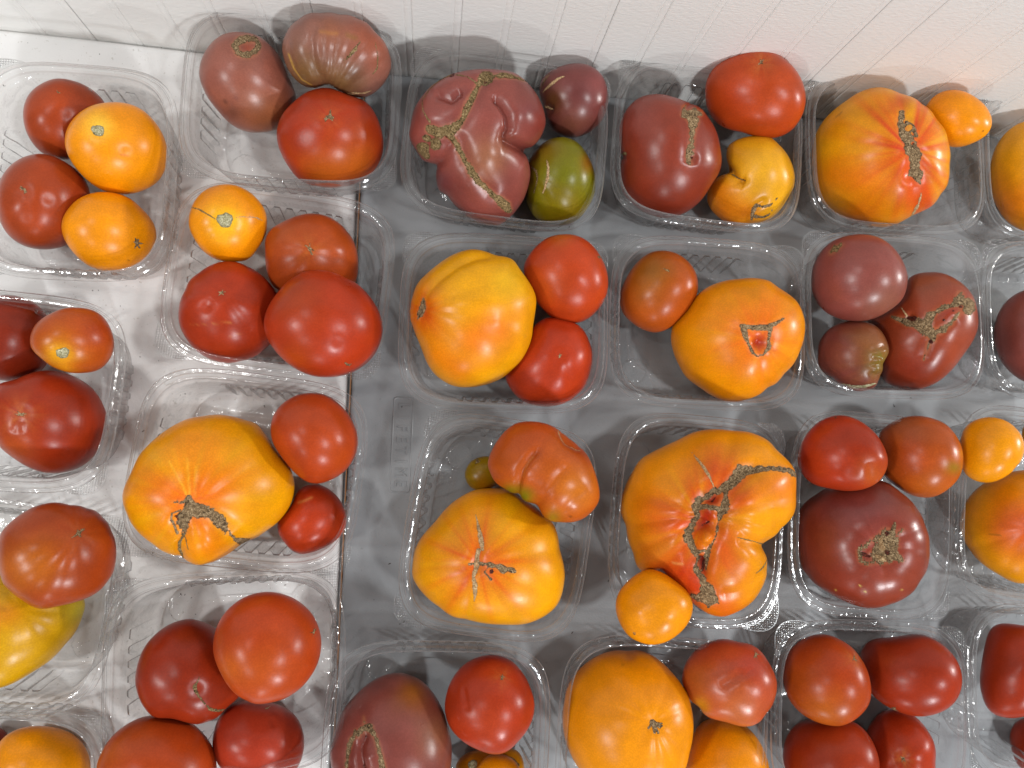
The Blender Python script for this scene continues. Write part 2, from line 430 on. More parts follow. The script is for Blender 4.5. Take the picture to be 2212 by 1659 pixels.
def tomato(label, outline, base, dz=0.0, k=0.86, e=0.92, lump=0.016, white=0, blobs=(), streak=None, creases=(), dents=(), ribs=None, paint=(),
           star=(), stem=(), cork=(), mat=None, name='tomato', N=34, seed=None, mottle=0.10, sm=None):
    T = Tomato(); rng = np.random.default_rng(seed if seed is not None else len(ALL) + 11)
    ol = parse(outline)
    # smooth closed outline
    n = len(ol); q = []
    for i in range(n):
        p0, p1, p2, p3 = ol[i - 1], ol[i], ol[(i + 1) % n], ol[(i + 2) % n]
        for t in np.linspace(0, 1, 8, endpoint=False):
            q.append(0.5 * ((2 * p1) + (-p0 + p2) * t + (2 * p0 - 5 * p1 + 4 * p2 - p3) * t * t + (-p0 + 3 * p1 - 3 * p2 + p3) * t ** 3))
    q = np.array(q)
    x, y = q[:, 0], q[:, 1]; x2, y2 = np.roll(x, -1), np.roll(y, -1); cr = x * y2 - x2 * y; A = cr.sum() / 2
    cen = np.array([((x + x2) * cr).sum(), ((y + y2) * cr).sum()]) / (6 * A)
    w = rays(cen); w /= np.linalg.norm(w)                 # from the camera to the fruit
    u = np.array([1.0, 0, 0]) - w[0] * w; u /= np.linalg.norm(u)
    v = np.cross(w, u); v = v if v[1] > 0 else -v
    ww = -w
    def uv(p):                                            # plane square to the line of sight at distance 1
        r = rays(p); r = r / (r @ w)[..., None]
        return np.stack([r @ u, r @ v], -1)
    quv = uv(q); ang = np.arctan2(quv[:, 1], quv[:, 0]); rad = np.linalg.norm(quv, axis=1)
    o = np.argsort(ang); GA = np.linspace(-math.pi, math.pi, 361)
    GR = np.interp(GA, np.concatenate([ang[o] - 2 * math.pi, ang[o], ang[o] + 2 * math.pi]), np.tile(rad[o], 3))
    sm = sm if sm is not None else (2.0 if N > 50 else 3.5 if N > 40 else 6.0)     # degrees
    ft = np.fft.rfft(GR[:-1]); fk = np.arange(len(ft)); GR[:-1] = np.fft.irfft(ft * np.exp(-0.5 * (fk * math.radians(sm)) ** 2), 360); GR[-1] = GR[0]
    ft = np.fft.rfft(GR[:-1]); ft[3 if N <= 50 else 4:] = 0; GS = np.fft.irfft(ft, 360); GS = np.append(GS, GS[0])
    RM = GR.mean(); c = RM * k
    ppu = 1.0 / FPX * np.linalg.norm(np.array([cen[0] - CX, cen[1] - CY, FPX])) / FPX  # rough plane units per picture unit, off-axis
    unit = RM / (math.sqrt(abs(A) / math.pi))             # plane units per picture unit
    z4 = unit * 0.25
    pw = 2.4 if N > 50 else 4.0
    def R_at(phi, rho):
        r1 = np.interp(phi, GA, GR); r0 = np.interp(phi, GA, GS); return r0 + (r1 - r0) * rho ** pw
    cre = [(uv(parse(p)), wd * z4, dp) for p, wd, dp in creases]
    den = [(uv(parse(p))[0], r * z4, dp) for p, r, dp in dents]
    if ribs: rp = uv(parse(ribs[0]))[0]; rph = rng.uniform(0, 6.28, 3)
    lum_seed = rng.integers(1 << 30)
    def displace(P2, dw, D):
        fr = smoothstep(-.35, .05, dw); d = np.zeros(len(P2))
        for path, wd, dp in cre:
            s, al = seg_dist(P2, path)
            tp = 1.0 if len(path) == 1 else np.clip(np.minimum(al, 1 - al) * 6 + 0.25, 0, 1)
            d -= dp * tp * (np.exp(-(s / wd) ** 2) * 0.6 + np.exp(-np.abs(s) / (wd * 1.3)) * 0.4)
        for c0, r, dp in den: d -= dp * np.exp(-(np.linalg.norm(P2 - c0, axis=1) / r) ** 2)
        if ribs:
            kf, am, reach = ribs[1], ribs[2], ribs[3] * z4
            g = P2 - rp; th = np.arctan2(g[:, 1], g[:, 0]); rr = np.linalg.norm(g, axis=1)
            th = th + 0.22 * np.sin(2 * th + rph[0]) + 0.12 * np.sin(3 * th + rph[1])
            d -= 0.6 * am * (1 - np.sqrt(0.03 + np.sin(th * kf / 2 + rph[2]) ** 2)) * (rr / reach) ** 1.2 * np.exp(1 - (rr / reach) ** 1.2) * (1 - 0.0 * rr)
        d = d * fr
        return d + lump * lumps3(D, np.random.default_rng(lum_seed), (1.2, 2.2), 5) * (1 - np.abs(1 - np.abs(dw)) * 0.0) * smoothstep(0.0, .55, np.abs(dw))
    def surf(D):
        rho = np.sqrt(D[:, 0] ** 2 + D[:, 1] ** 2); phi = np.arctan2(D[:, 1], D[:, 0])
        R = R_at(phi, rho); P2 = np.stack([R * rho * np.cos(phi), R * rho * np.sin(phi)], -1)
        h = c * np.sign(D[:, 2]) * np.abs(D[:, 2]) ** e
        P = np.concatenate([P2, h[:, None]], 1)
        d = displace(P2, D[:, 2], D)
        nl = P / (np.linalg.norm(P, axis=1, keepdims=True) + 1e-9)
        return P + nl * (d * RM)[:, None], P2
    def on_surface(P2, lift):
        phi = np.arctan2(P2[:, 1], P2[:, 0]); rr = np.linalg.norm(P2, axis=1); rho = np.clip(rr / R_at(phi, np.ones(len(rr))), 0, .992)
        for _ in range(6): rho = np.clip(rr / R_at(phi, rho), 0, .992)
        D = np.stack([rho * np.cos(phi), rho * np.sin(phi), np.sqrt(1 - rho ** 2)], -1)
        S, _ = surf(D)
        nl = S * np.array([1, 1, (RM / c) ** 1.5]); nl /= np.linalg.norm(nl, axis=1, keepdims=True)
        return S + nl * lift[:, None]
    D, F = cube_sphere(N)
    S, P2 = surf(D)
    B = np.stack([u, v, ww])                              # local -> world axes
    W = S @ B
    # distance at which the fruit, of this apparent size, rests on the floor of its tray
    floor = (WZ if white else 0) + 0.0022 + dz
    low = (w[2] + W[:, 2]).min()
    dist = (CAM_H - floor) / -low
    T.dist, T.B, T.w = dist, B, w
    centre = CAM + w * dist
    # colours
    col = np.tile(ripe(base), (len(D), 1))
    if mottle:
        mm = lumps3(D, rng, (2.5, 5), 5); col = col * (1 + mottle * mm)[:, None]
    def stroke(P2, path, wd): return np.exp(-(seg_dist(P2, path)[0] / wd) ** 2)
    bicolour = srgb(base)[1] / srgb(base)[0] > .3
    for p, r, cc, s in blobs:
        if bicolour and cc[1] < 135: s, r = s * 1.05, r * 1.35
        g = uv(parse(p)); wob = 1 + 0.22 * lumps3(D, rng, (3.0, 6), 5)
        a = np.clip(s * np.exp(-(seg_dist(P2, g)[0] / (r * z4) * wob) ** 2) * smoothstep(-.6, .0, D[:, 2]), 0, 1)
        col = col * (1 - a)[:, None] + ripe(cc, bicolour) * a[:, None]
    if streak:
        for p, r, cc, s in (streak if isinstance(streak, list) else [streak]):
            if bicolour: s, r = s * 1.1, r * 1.2
            g = uv(parse(p)); dd, _ = seg_dist(P2, g)
            cpt = g.mean(0); th = np.arctan2(P2[:, 1] - cpt[1], P2[:, 0] - cpt[0])
            f = sum(np.sin(th * kq + rng.uniform(0, 6.28)) * am for kq, am in ((3, .5), (5, .5), (9, .5), (14, .4), (23, .35), (37, .3)))
            a = np.clip(s * np.exp(-(dd / (r * z4)) ** 1.6) * (0.75 + 0.55 * f), 0, 1) * smoothstep(-.3, .1, D[:, 2])
            col = col * (1 - a)[:, None] + ripe(cc, bicolour) * a[:, None]
    for p, wd, cc, s in paint:
        a = np.clip(s * stroke(P2, uv(parse(p)), wd * z4), 0, 1) * (D[:, 2] > 0)
        col = col * (1 - a)[:, None] + ripe(cc, bicolour) * a[:, None]
    for cs in cork:                                       # thin pale lip of skin along the corky scars
        if cs[0] in ('cork_scar', 'cork_ring', 'cork_hoop'):
            dd = np.full(len(P2), 1e9)
            for p, wd in cs[2]:
                wd = np.atleast_1d(np.asarray(wd, float)) * z4
                if (wd < 0).any(): continue
                d_, al = seg_dist(P2, uv(parse(p))); dd = np.minimum(dd, d_ - np.interp(al, np.linspace(0, 1, len(wd)), wd))
            a = .42 * np.exp(-(np.maximum(dd, 0) / (11 * z4)) ** 2) * (D[:, 2] > 0)
            col = col * (1 - a)[:, None] + (col * .55 + srgb((216, 150, 96)) * .45) * a[:, None]
    me = mesh_of(name, S @ B * dist, F, mat or SKIN, True, np.clip(col, .002, 1))
    ob = link(name, me, None, centre)
    tag(ob, label, 'tomato', 'tomatoes sold in clear plastic trays')
    # ---- scars: raised or sunken corky skin lying on the fruit
    def scar(nm, strokes, m, lift=0.25, ragged=0.3, g=1.25, rim_dark=0.65):
        S_ = []
        for path, wd in strokes:
            S_.append((path, np.atleast_1d(np.asarray(wd, float)) * z4))
        lo = np.min([s[0].min(0) - s[1].max() * 1.3 for s in S_], 0); hi = np.max([s[0].max(0) + s[1].max() * 1.3 for s in S_], 0)
        st = g * unit; nx_, ny_ = [max(3, int(math.ceil(v_ / st)) + 1) for v_ in (hi - lo)]
        gx, gy = np.meshgrid(lo[0] + np.arange(nx_) * st, lo[1] + np.arange(ny_) * st, indexing='ij')
        G = np.stack([gx.ravel(), gy.ravel()], -1); G = G + rng.uniform(-.22, .22, G.shape) * st
        sd = np.full(len(G), 1e9)
        for path, wd in S_:
            d_, al = seg_dist(G, path)
            if (wd < 0).any(): continue
            wl = np.interp(al, np.linspace(0, 1, len(wd)), wd) if len(wd) > 1 else wd[0]
            sd = np.minimum(sd, d_ - wl)
        wmax = max(s[1].max() for s in S_)
        nz = sum(np.sin(G @ (rng.normal(size=2) / (unit * sc_)) + rng.uniform(0, 6.28)) for sc_ in (1.2, 1.8, 2.6, 4, 6, 9)) / 6
        sd = sd + nz * ragged * wmax
        for path, wd in S_:
            if (wd < 0).any(): sd = np.maximum(sd, -(seg_dist(G, path)[0] - np.abs(wd).max()))
        Fq = grid_faces(nx_, ny_); keep = (sd[Fq] < 0).sum(1) >= 3
        Fq = Fq[keep]
        if not len(Fq): return None
        used, inv = np.unique(Fq, return_inverse=True); Fq = inv.reshape(Fq.shape)
        G = G[used]; sd = sd[used]
        inn = smoothstep(0, max(2.2 * unit, .35 * wmax), -sd)
        rough = rng.uniform(-1, 1, len(G))
        h = unit * (.5 * lift + .8 * inn * lift * (1 + 1.3 * rough) + 0.16)
        if wmax < 17 * z4: rim_dark = .85
        V = on_surface(G, h) @ B * dist
        tint = (rim_dark + (1 - rim_dark) * inn) * (0.95 + .32 * rough)
        c1, c2 = V[Fq[:, 1]] - V[Fq[:, 0]], V[Fq[:, 2]] - V[Fq[:, 0]]
        if (np.cross(c1, c2) @ ww).sum() < 0: Fq = Fq[:, ::-1]
        so = link(nm, mesh_of(nm, V, np.ascontiguousarray(Fq), m, True, np.repeat(tint[:, None], 3, 1)), ob)
        return so
    for s in star:
        p, r = s[0], s[1]; m = s[2] if len(s) > 2 else CORK
        c0 = uv(parse(p))[0]; st = [(c0[None], r * 0.55)]
        for j in range(rng.integers(5, 8)):
            a = rng.uniform(0, 6.28); L_ = r * rng.uniform(.9, 1.7) * z4
            st.append((np.array([c0, c0 + L_ * np.array([math.cos(a), math.sin(a)])]), [r * .3, r * .16]))
        scar('blossom_scar', st, m, 0.3, 0.25, 0.9)
    for p, r in stem:
        c0 = uv(parse(p))
        so = scar('stem_scar', [(c0, r * .85), (c0 + np.array([[.25, .3]]) * r * z4, r * .7), (c0 + np.array([[-.3, .15]]) * r * z4, r * .62)], PALE, 0.7, 0.16, 0.9, 0.5)
    for cs in cork:
        nm, m, strokes = cs[0], cs[1], cs[2]; lift = cs[3] if len(cs) > 3 else 0.5; rg = cs[4] if len(cs) > 4 else 0.35
        scar(nm, [(uv(parse(p)), wd) for p, wd in strokes], m, lift, rg)
    ALL.append(ob)
    return ob
RED = (190, 62, 34); REDB = (202, 60, 32); ORED = (212, 92, 34); DRED = (174, 54, 34); CRIM = (184, 46, 40)
ORG = (252, 150, 6); ORGD = (246, 138, 6); YEL = (236, 168, 14); YELO = (246, 172, 22); BRN = (140, 52, 42); DUSK = (162, 74, 60); PINK = (206, 78, 62)
BICR = (226, 84, 40); GRN = (132, 122, 34)
# ---- trays, back row first
tray(at(378, 370, .0572)[0] - .0688, .1996, 89.0, 0, 'clear tray at the far left edge with two red and two orange tomatoes', 1)
tray(-.1060, .2626, -1.5, 1, 'clear tray pushed against the wall with two brownish tomatoes and one red one', 1)
tray(.0559, .2412, -5.0, 0, 'clear tray holding the big fused dark tomato and a small green one')
tray(.2211, .2463, -5.0, 0, 'clear tray holding a dark scarred tomato, a red one and a folded yellow one')
tray(.3861, .2490, -1.0, 0, 'clear tray of one big striped tomato and one orange plum tomato by the wall')
tray(.5440, .2440, -2.0, 0, 'clear tray cut off by the photo edge in the row along the wall')
tray(-.2961, .0421, -4.9, 1, 'clear tray at the left edge with a small orange red tomato on two red ones', 1)
tray(-.1106, .1244, -6.0, 1, 'clear tray of three red tomatoes and one orange tomato with a ring scar', 1)
tray(.0552, .0968, -1.3, 0, 'clear tray with one big yellow tomato beside two round red tomatoes')
tray(.2169, .1005, -2.1, 0, 'clear tray of a big orange tomato with a hollow and a smaller greenish red one')
tray(.3756, .1104, -1.2, 0, 'clear tray of three dark tomatoes between striped tomato and three reds')
tray(.5350, .1085, -2.0, 0, 'clear tray cut off by the right edge with one dark tomato in it')
tray(-.1280, -.0136, -7.0, 1, 'clear tray holding a huge yellow tomato with a crooked scar and two red ones', 1)
tray(.0513, -.0557, 81.1, 0, 'clear tray turned lengthways with the tiny olive cherry tomato inside')
tray(.2039, -.0527, 85.0, 1, 'clear tray turned lengthways under the huge folded orange tomato')
tray(.3471, -.0500, 85.2, 1, 'clear tray turned lengthways with two red tomatoes above a scarred dark one')
tray(.4890, -.0455, 83.0, 1, 'clear tray at the right edge with one orange and one big bicoloured tomato')
tray(-.2905, -.1015, -8.0, 0, 'clear tray at the left edge where a red tomato lies on a yellow one', 1)
tray(-.2930, -.2365, -4.0, 0, 'clear tray in the bottom left corner with one orange tomato in view', 1)
tray(-.1374, -.1517, 1.6, 0, 'clear tray on the white table edge heaped with four red tomatoes', 1)
tray(.0074, -.2051, -2.8, 1, 'clear tray at the bottom with a brown tomato, a red one and small orange ones')
tray(.1734, -.2076, -4.8, 1, 'clear tray at the bottom with two orange tomatoes and a pink red one')
tray(.3376, -.2003, -3.5, 0, 'clear tray at the bottom holding four similar red tomatoes')
tray(.4990, -.1920, -3.0, 1, 'clear tray in the bottom right corner with red tomatoes cut off by the edge')

# ---- far left tray of the back row
tomato('plain red tomato behind the orange one in the far left back tray', 'r00 200,960 240,830 330,740 470,680 600,690 740,740 850,820 920,920 900,1080 800,1250 640,1370 480,1370 360,1320 270,1220 215,1100',
       DRED, white=1, star=[('r00 505,810', 16)], dents=[('r00 570,980', 50, .02)], blobs=[('r00 420,1000', 200, REDB, .4)])
tomato('oval orange tomato with a round pale stem scar, uppermost in the far left back tray', 'r00 560,1200 590,1090 680,980 800,910 950,885 1080,890 1200,930 1300,1010 1390,1130 1440,1260 1450,1380 1410,1500 1340,1590 1220,1650 1080,1680 900,1650 760,1560 640,1430 575,1310',
       ORG, dz=.006, white=1, stem=[('r00 848,1135', 56)], blobs=[('r00 860,1090', 110, (255, 214, 90), .8)], dents=[('r00 850,1130', 80, .03), ('r00 1090,1310', 40, .015)], paint=[('r00 1040,1332 1095,1342', 10, (214, 120, 40), .6)], mottle=.05)
tomato('dimpled red tomato cut by the left edge beside two orange tomatoes', 'd -8,440 -2,395 22,358 55,338 90,332 125,342 158,362 185,390 196,430 190,475 170,510 140,531 100,539 60,534 25,515 2,482',
       DRED, white=1, k=.9, star=[('r00 215,1640', 26)], dents=[('d 52,412', 70, .02), ('d 105,430', 50, .02), ('d 25,428', 60, .012)], creases=[('d 52,412 60,445 62,480', 60, .018)], blobs=[('d 70,450', 200, REDB, .4)])
tomato('orange tomato with a small dark star scar, lowest in the far left back tray', 'r10 530,280 560,190 650,80 760,20 870,0 1000,10 1130,60 1230,150 1310,240 1350,340 1340,450 1290,540 1200,620 1080,680 950,685 800,655 690,580 600,480 545,380',
       ORG, dz=.001, white=1, star=[('r10 1176,440', 34)], paint=[('r10 1105,585', 9, (60, 40, 20), .8)], mottle=.05)
# ---- tray against the wall
tomato('dusty pink brown tomato with a ring of cork round a pink navel', 'r00 1718,640 1740,520 1790,420 1860,340 1950,290 2060,276 2150,285 2212,300 r01 100,370 200,480 260,620 320,750 350,870 340,980 290,1060 220,1105 130,1130 0,1145 r00 2100,1130 1980,1060 1880,950 1800,850 1750,750',
       DUSK, white=1, k=.9, mat=DUSTY, cork=[('cork_ring', CORK, [('r00 2040,400 2070,350 2140,335 2212,350 2235,395 2205,455 2130,485 2060,465 2035,410', [22, 30, 20, 30, 26])], .6, .6)], dents=[('r00 2135,415', 60, .05)],
       blobs=[('r00 2140,415', 60, (176, 62, 58), .8), ('r00 2020,960', 60, (112, 52, 46), .7), ('r00 2100,560', 90, (130, 62, 50), .5), ('r01 100,1000', 260, (150, 84, 50), .6)], paint=[('r00 1957,872', 20, (104, 44, 24), .9), ('r00 2045,838', 18, (120, 50, 44), .6)])
tomato('ribbed olive and pink tomato leaning on the wall above the red one', 'r01 220,430 240,330 300,220 380,150 480,110 600,107 740,120 870,150 960,200 1050,290 1120,380 1165,480 1170,570 1140,660 1080,750 980,830 880,845 790,820 700,775 640,735 590,742 480,765 400,740 310,660 250,560',
       (150, 78, 66), dz=.030, white=1, k=.84, ribs=('r01 600,900', 17, .045, 500), mat=DUSTY, N=46, creases=[('r01 520,180 480,330 490,470 530,620 610,740', 42, .07), ('r01 290,330 290,450 350,620', 26, .03), ('r01 700,300 660,480 700,640', 60, .025)],
       blobs=[('r01 420,640', 210, (116, 84, 56), .8), ('r01 760,720', 160, (112, 88, 56), .7), ('r01 1000,330', 260, (172, 66, 58), .8), ('r01 850,640', 120, (104, 52, 42), .6), ('r01 640,280', 120, (176, 96, 78), .4)],
       cork=[('crack', OLIVE, [('r01 890,365 850,430 800,490 750,530', [6, 18, 14, 5])], .3, .6), ('crack', OLIVE, [('r01 1020,375 1040,480 1045,580 1000,640', [4, 7, 9, 3])], .3, .5), ('crack', TAN, [('r01 790,808 850,800 930,795 1000,772', [14, 12, 10, 4])], .4, .4)],
       paint=[('r01 560,275 640,295 700,290', 16, (186, 122, 92), .5), ('r01 790,310 850,330', 26, (140, 96, 70), .6), ('r01 280,470 320,590 400,690 480,730', 6, (206, 160, 110), .8)])
tomato('smooth red tomato with an orange flush, lowest in the tray against the wall', 'r01 180,1200 190,1080 240,970 330,880 430,800 560,760 640,760 720,790 850,845 930,860 1010,950 1060,1050 1090,1160 1104,1240 1080,1370 1020,1470 920,1560 800,1602 650,1622 500,1600 380,1560 290,1450 220,1330',
       (186, 44, 22), dz=.004, white=1, star=[('r01 632,1015', 28)], cork=[('crack', CORK, [('r01 645,960 640,1000 600,1050', [5, 14, 6])])], streak=('r01 632,1015', 120, (206, 84, 62), .35), dents=[('r01 430,1190', 110, .018), ('r01 640,1020', 60, .03), ('r01 862,1240', 14, .02)],
       blobs=[('r01 850,1400 600,1480', 200, (206, 84, 16), .75), ('r01 440,1190', 90, (160, 36, 34), .5)])
# ---- tray with the fused dark tomato
tomato('big fused dark tomato crossed by a branching brown scar', 'r01 1325,1180 1345,1060 1370,960 1420,870 1500,760 1600,690 1700,640 1850,608 2000,598 2212,625 r02 100,690 190,790 240,880 280,1000 282,1090 235,1200 180,1262 125,1310 143,1400 155,1520 115,1680 60,1780 r12 -20,215 r11 2100,280 1990,282 1850,222 1720,110 1650,20 r01 1580,1640 1555,1500 1560,1425 1450,1390 1380,1290',
       (146, 50, 42), k=.80, e=.8, N=72, lump=.02, mottle=.18, mat=GLOSSY,
       creases=[('r01 2040,840 2110,900 2170,1000 2182,1110 2130,1205', 34, .15), ('r01 2130,1205 2212,1240 2300,1290 2350,1320', 44, .17), ('r01 1550,830 1620,850 1690,870 1740,830 1790,800', 38, .085), ('r01 1560,1420 1620,1320 1700,1200', 60, .07), ('r01 1950,690 1850,900 1740,1090', 70, .05), ('r01 1740,1090 1820,1400 1960,1580 2060,1690', 70, .05), ('r01 1740,1090 1560,1140 1440,1290', 60, .05)],
       dents=[('r01 1980,700', 50, .05), ('r01 1840,1500', 130, -.05), ('r01 2010,1330', 140, -.05), ('r01 1500,980', 110, -.03), ('r01 2300,1000', 120, -.04), ('r01 1690,840', 60, .03)],
       blobs=[('r01 2000,1350', 170, (164, 84, 52), .8), ('r11 1800,150', 200, (160, 56, 36), .7), ('r01 1640,1540', 90, (108, 44, 48), .7), ('r02 120,980', 90, (112, 40, 46), .6), ('r01 1420,1000', 90, (120, 42, 42), .5), ('r01 1560,950', 130, (160, 56, 52), .5), ('r01 1800,1560', 150, (132, 42, 40), .5), ('r02 200,1050', 120, (156, 44, 44), .6), ('r01 1880,820 1700,810', 50, (126, 48, 44), .5), ('r01 2080,760', 120, (140, 56, 46), .5)],
       cork=[('cork_scar', OLIVE, [('r01 1945,700 1900,800 1840,910 1790,1030 1740,1100 1680,1160', [26, 22, 34, 26, 36, 40]), ('r01 1740,1100 1600,1150 1530,1130', [40, 44, 40]), ('r01 1690,1180 1740,1260 1800,1370 1860,1450 1940,1570 2030,1660 2110,1705', [30, 26, 20, 30, 24, 22, 34]), ('r11 2080,30 2150,90 2180,130', [34, 44, 24]), ('r01 1970,690 2060,690 2150,680 2212,690 2320,715', [26, 18, 24, 14, 8])], .55, .4),
             ('cork_patch', OLIVE, [('r01 1460,1285 1490,1340', [60, 30]), ('r01 1565,1240', 52), ('r01 1490,1195', 34)], .3, .15), ('cork_thread', OLIVE, [('r01 1690,660 1600,700 1510,790 1468,880 1490,980 1540,1070', [10, 5, 5, 6, 5, 9]), ('r01 1740,670 1830,690 1920,740', [8, 5, 9])], .3, .4), ('cork_patch', OLIVE, [('r01 1985,690', 62)], .15, .2), ('pit', PIT, [('r01 1980,705', 24)], .3, .2), ('pit', PIT, [('r01 1660,1180', 12), ('r01 1825,935 1810,970', 12)], .5, .4), ('cork_patch', PIT, [('r01 1700,662', 26)], .2, .2)])
tomato('small dark plum coloured tomato with tan cracks beside the fused one', 'r02 235,790 240,720 270,670 340,610 430,570 530,548 640,555 730,600 790,670 822,760 832,870 810,970 770,1050 700,1120 620,1168 520,1190 420,1170 340,1110 290,1030 275,930 250,850',
       (126, 48, 44), dz=.012, N=36, mat=GLOSSY, blobs=[('r02 360,860', 100, (96, 62, 38), .8), ('r02 500,1080', 150, (134, 62, 44), .6), ('r02 760,700', 110, (158, 58, 60), .6), ('r02 560,780', 120, (104, 38, 38), .5)], creases=[('r02 290,920 360,945', 30, .09)],
       cork=[('crack', TAN, [('r02 465,660 400,690 330,745 270,800', [3, 12, 12, 4])], .3, .3), ('crack', OLIVE, [('r02 340,632 290,690 255,760', [3, 7, 5])], .3, .3), ('crack', TAN, [('r02 285,920 310,940 365,948', [9, 12, 5])], .4, .4)])
tomato('small olive green tomato with a tan crack in the front of its tray', 'r02 120,1560 135,1430 175,1330 230,1270 310,1210 420,1180 500,1190 580,1240 640,1320 690,1420 716,1530 715,1650 r12 700,50 660,130 580,230 480,280 400,296 300,290 220,240 150,160 120,60',
       (122, 114, 22), k=.88, lump=.02, ribs=('r02 190,1500', 7, .03, 330), blobs=[('r02 420,1400', 170, (110, 120, 22), .7), ('r12 430,200', 170, (128, 98, 20), .7), ('r02 280,1300', 110, (140, 100, 40), .6), ('r02 660,1400', 60, (150, 76, 30), .6), ('r12 400,120', 90, (136, 128, 20), .5)],
       cork=[('crack', TAN, [('r02 300,1380 318,1450 312,1540 290,1620 270,1665', [3, 11, 15, 10, 5])], .3, .25), ('crack', OLIVE, [('r02 170,1440 215,1480 228,1540 215,1600 195,1660', [7, 9, 6, 6, 8])], .4, .4)], paint=[('r02 175,1560', 50, (84, 58, 20), .7)])
# ---- tray with dark, red and folded yellow
tomato('large dark red tomato with a long wavy brown scar', 'r02 930,1090 960,1000 1010,920 1090,850 1180,820 1300,815 1390,840 1450,855 1520,880 1600,910 1650,950 1690,1010 1740,1080 1780,1180 1800,1290 1812,1400 1785,1500 1740,1570 1690,1650 r12 1650,50 1570,130 1450,200 1330,222 1200,200 1090,140 1000,60 950,0 r02 935,1550 945,1420 938,1330 930,1200',
       (150, 44, 40), k=.86, N=44, mat=DUSTY, creases=[('r02 1500,900 1540,1000', 50, .05), ('r02 1540,1020 1555,1180 1540,1330 1520,1420', 60, .045), ('r02 935,1370 980,1340', 30, .06)], dents=[('r02 1560,1370', 30, .05)],
       blobs=[('r02 1640,1250', 160, (138, 50, 42), .5), ('r02 1120,1000', 200, (158, 54, 48), .6), ('r12 1350,100', 200, (132, 34, 32), .6), ('r02 1760,1300', 80, (168, 50, 34), .6)],
       cork=[('cork_scar', CORK, [('r02 1490,930 1500,985 1560,980 1620,985', [18, 44, 46, 24]), ('r02 1530,985 1570,1060 1560,1130 1555,1200 1540,1280 1530,1350 1530,1405', [44, 42, 26, 20, 28, 36, 20])], .6, .45), ('pit', PIT, [('r02 1560,1365', 12)], .6, .3), ('crack', OLIVE, [('r02 945,1335 985,1330', [6, 16])])])
tomato('glossy red tomato nearest the wall beside the striped one', 'r02 1670,800 1680,700 1730,600 1800,540 1900,480 2000,440 2100,420 2212,430 r03 100,480 200,560 270,650 310,750 326,850 310,960 260,1060 190,1140 100,1180 0,1196 r02 2120,1185 1990,1140 1850,1110 1760,1050 1690,950',
       REDB, dz=.024, k=.84, e=.86, star=[('r02 2152,540', 22)], streak=('r02 2152,540', 90, (216, 110, 80), .4), dents=[('r02 2150,540', 60, .03), ('r03 30,700', 90, -.015)], blobs=[('r02 1950,800', 200, (204, 52, 22), .5)])
tomato('folded yellow tomato with a loop scar in front of the glossy red one', 'r02 1850,1345 1868,1260 1940,1210 2050,1178 2212,1178 r03 80,1240 160,1330 210,1430 232,1530 222,1620 r13 200,0 150,90 90,170 0,240 r12 2100,270 2000,292 1900,292 1800,230 1720,150 1686,60 1700,0 r02 1705,1590 1780,1535 1840,1500 1880,1500 1862,1425',
       (240, 170, 48), k=.8, N=48, lump=.015, creases=[('r02 1862,1420 1900,1500 1950,1560 2020,1575', 34, .14), ('r12 2212,60 2060,150 1990,260', 34, .08)], dents=[('r02 1800,1640', 100, -.06), ('r03 -40,1420', 150, -.04)],
       blobs=[('r02 1800,1640', 130, (242, 142, 32), .8), ('r12 1850,150', 150, (236, 130, 28), .8), ('r02 2080,1480', 150, (244, 184, 60), .6), ('r12 2050,200', 90, (206, 70, 38), .35), ('r02 1900,1300', 100, (240, 164, 40), .5)],
       cork=[('crack', CORK, [('r12 2070,230 2080,170 2110,120 2160,125 2212,115 r13 20,100 80,40', [10, 20, 16, 8, 10, 6, 4]), ('r12 2100,200 2170,210 2212,190 r13 30,150', [18, 8, 5, 4])], .4, .5), ('crack', OLIVE, [('r02 1885,1500 1940,1535 2010,1560', [8, 6, 9])], .3, .3)])
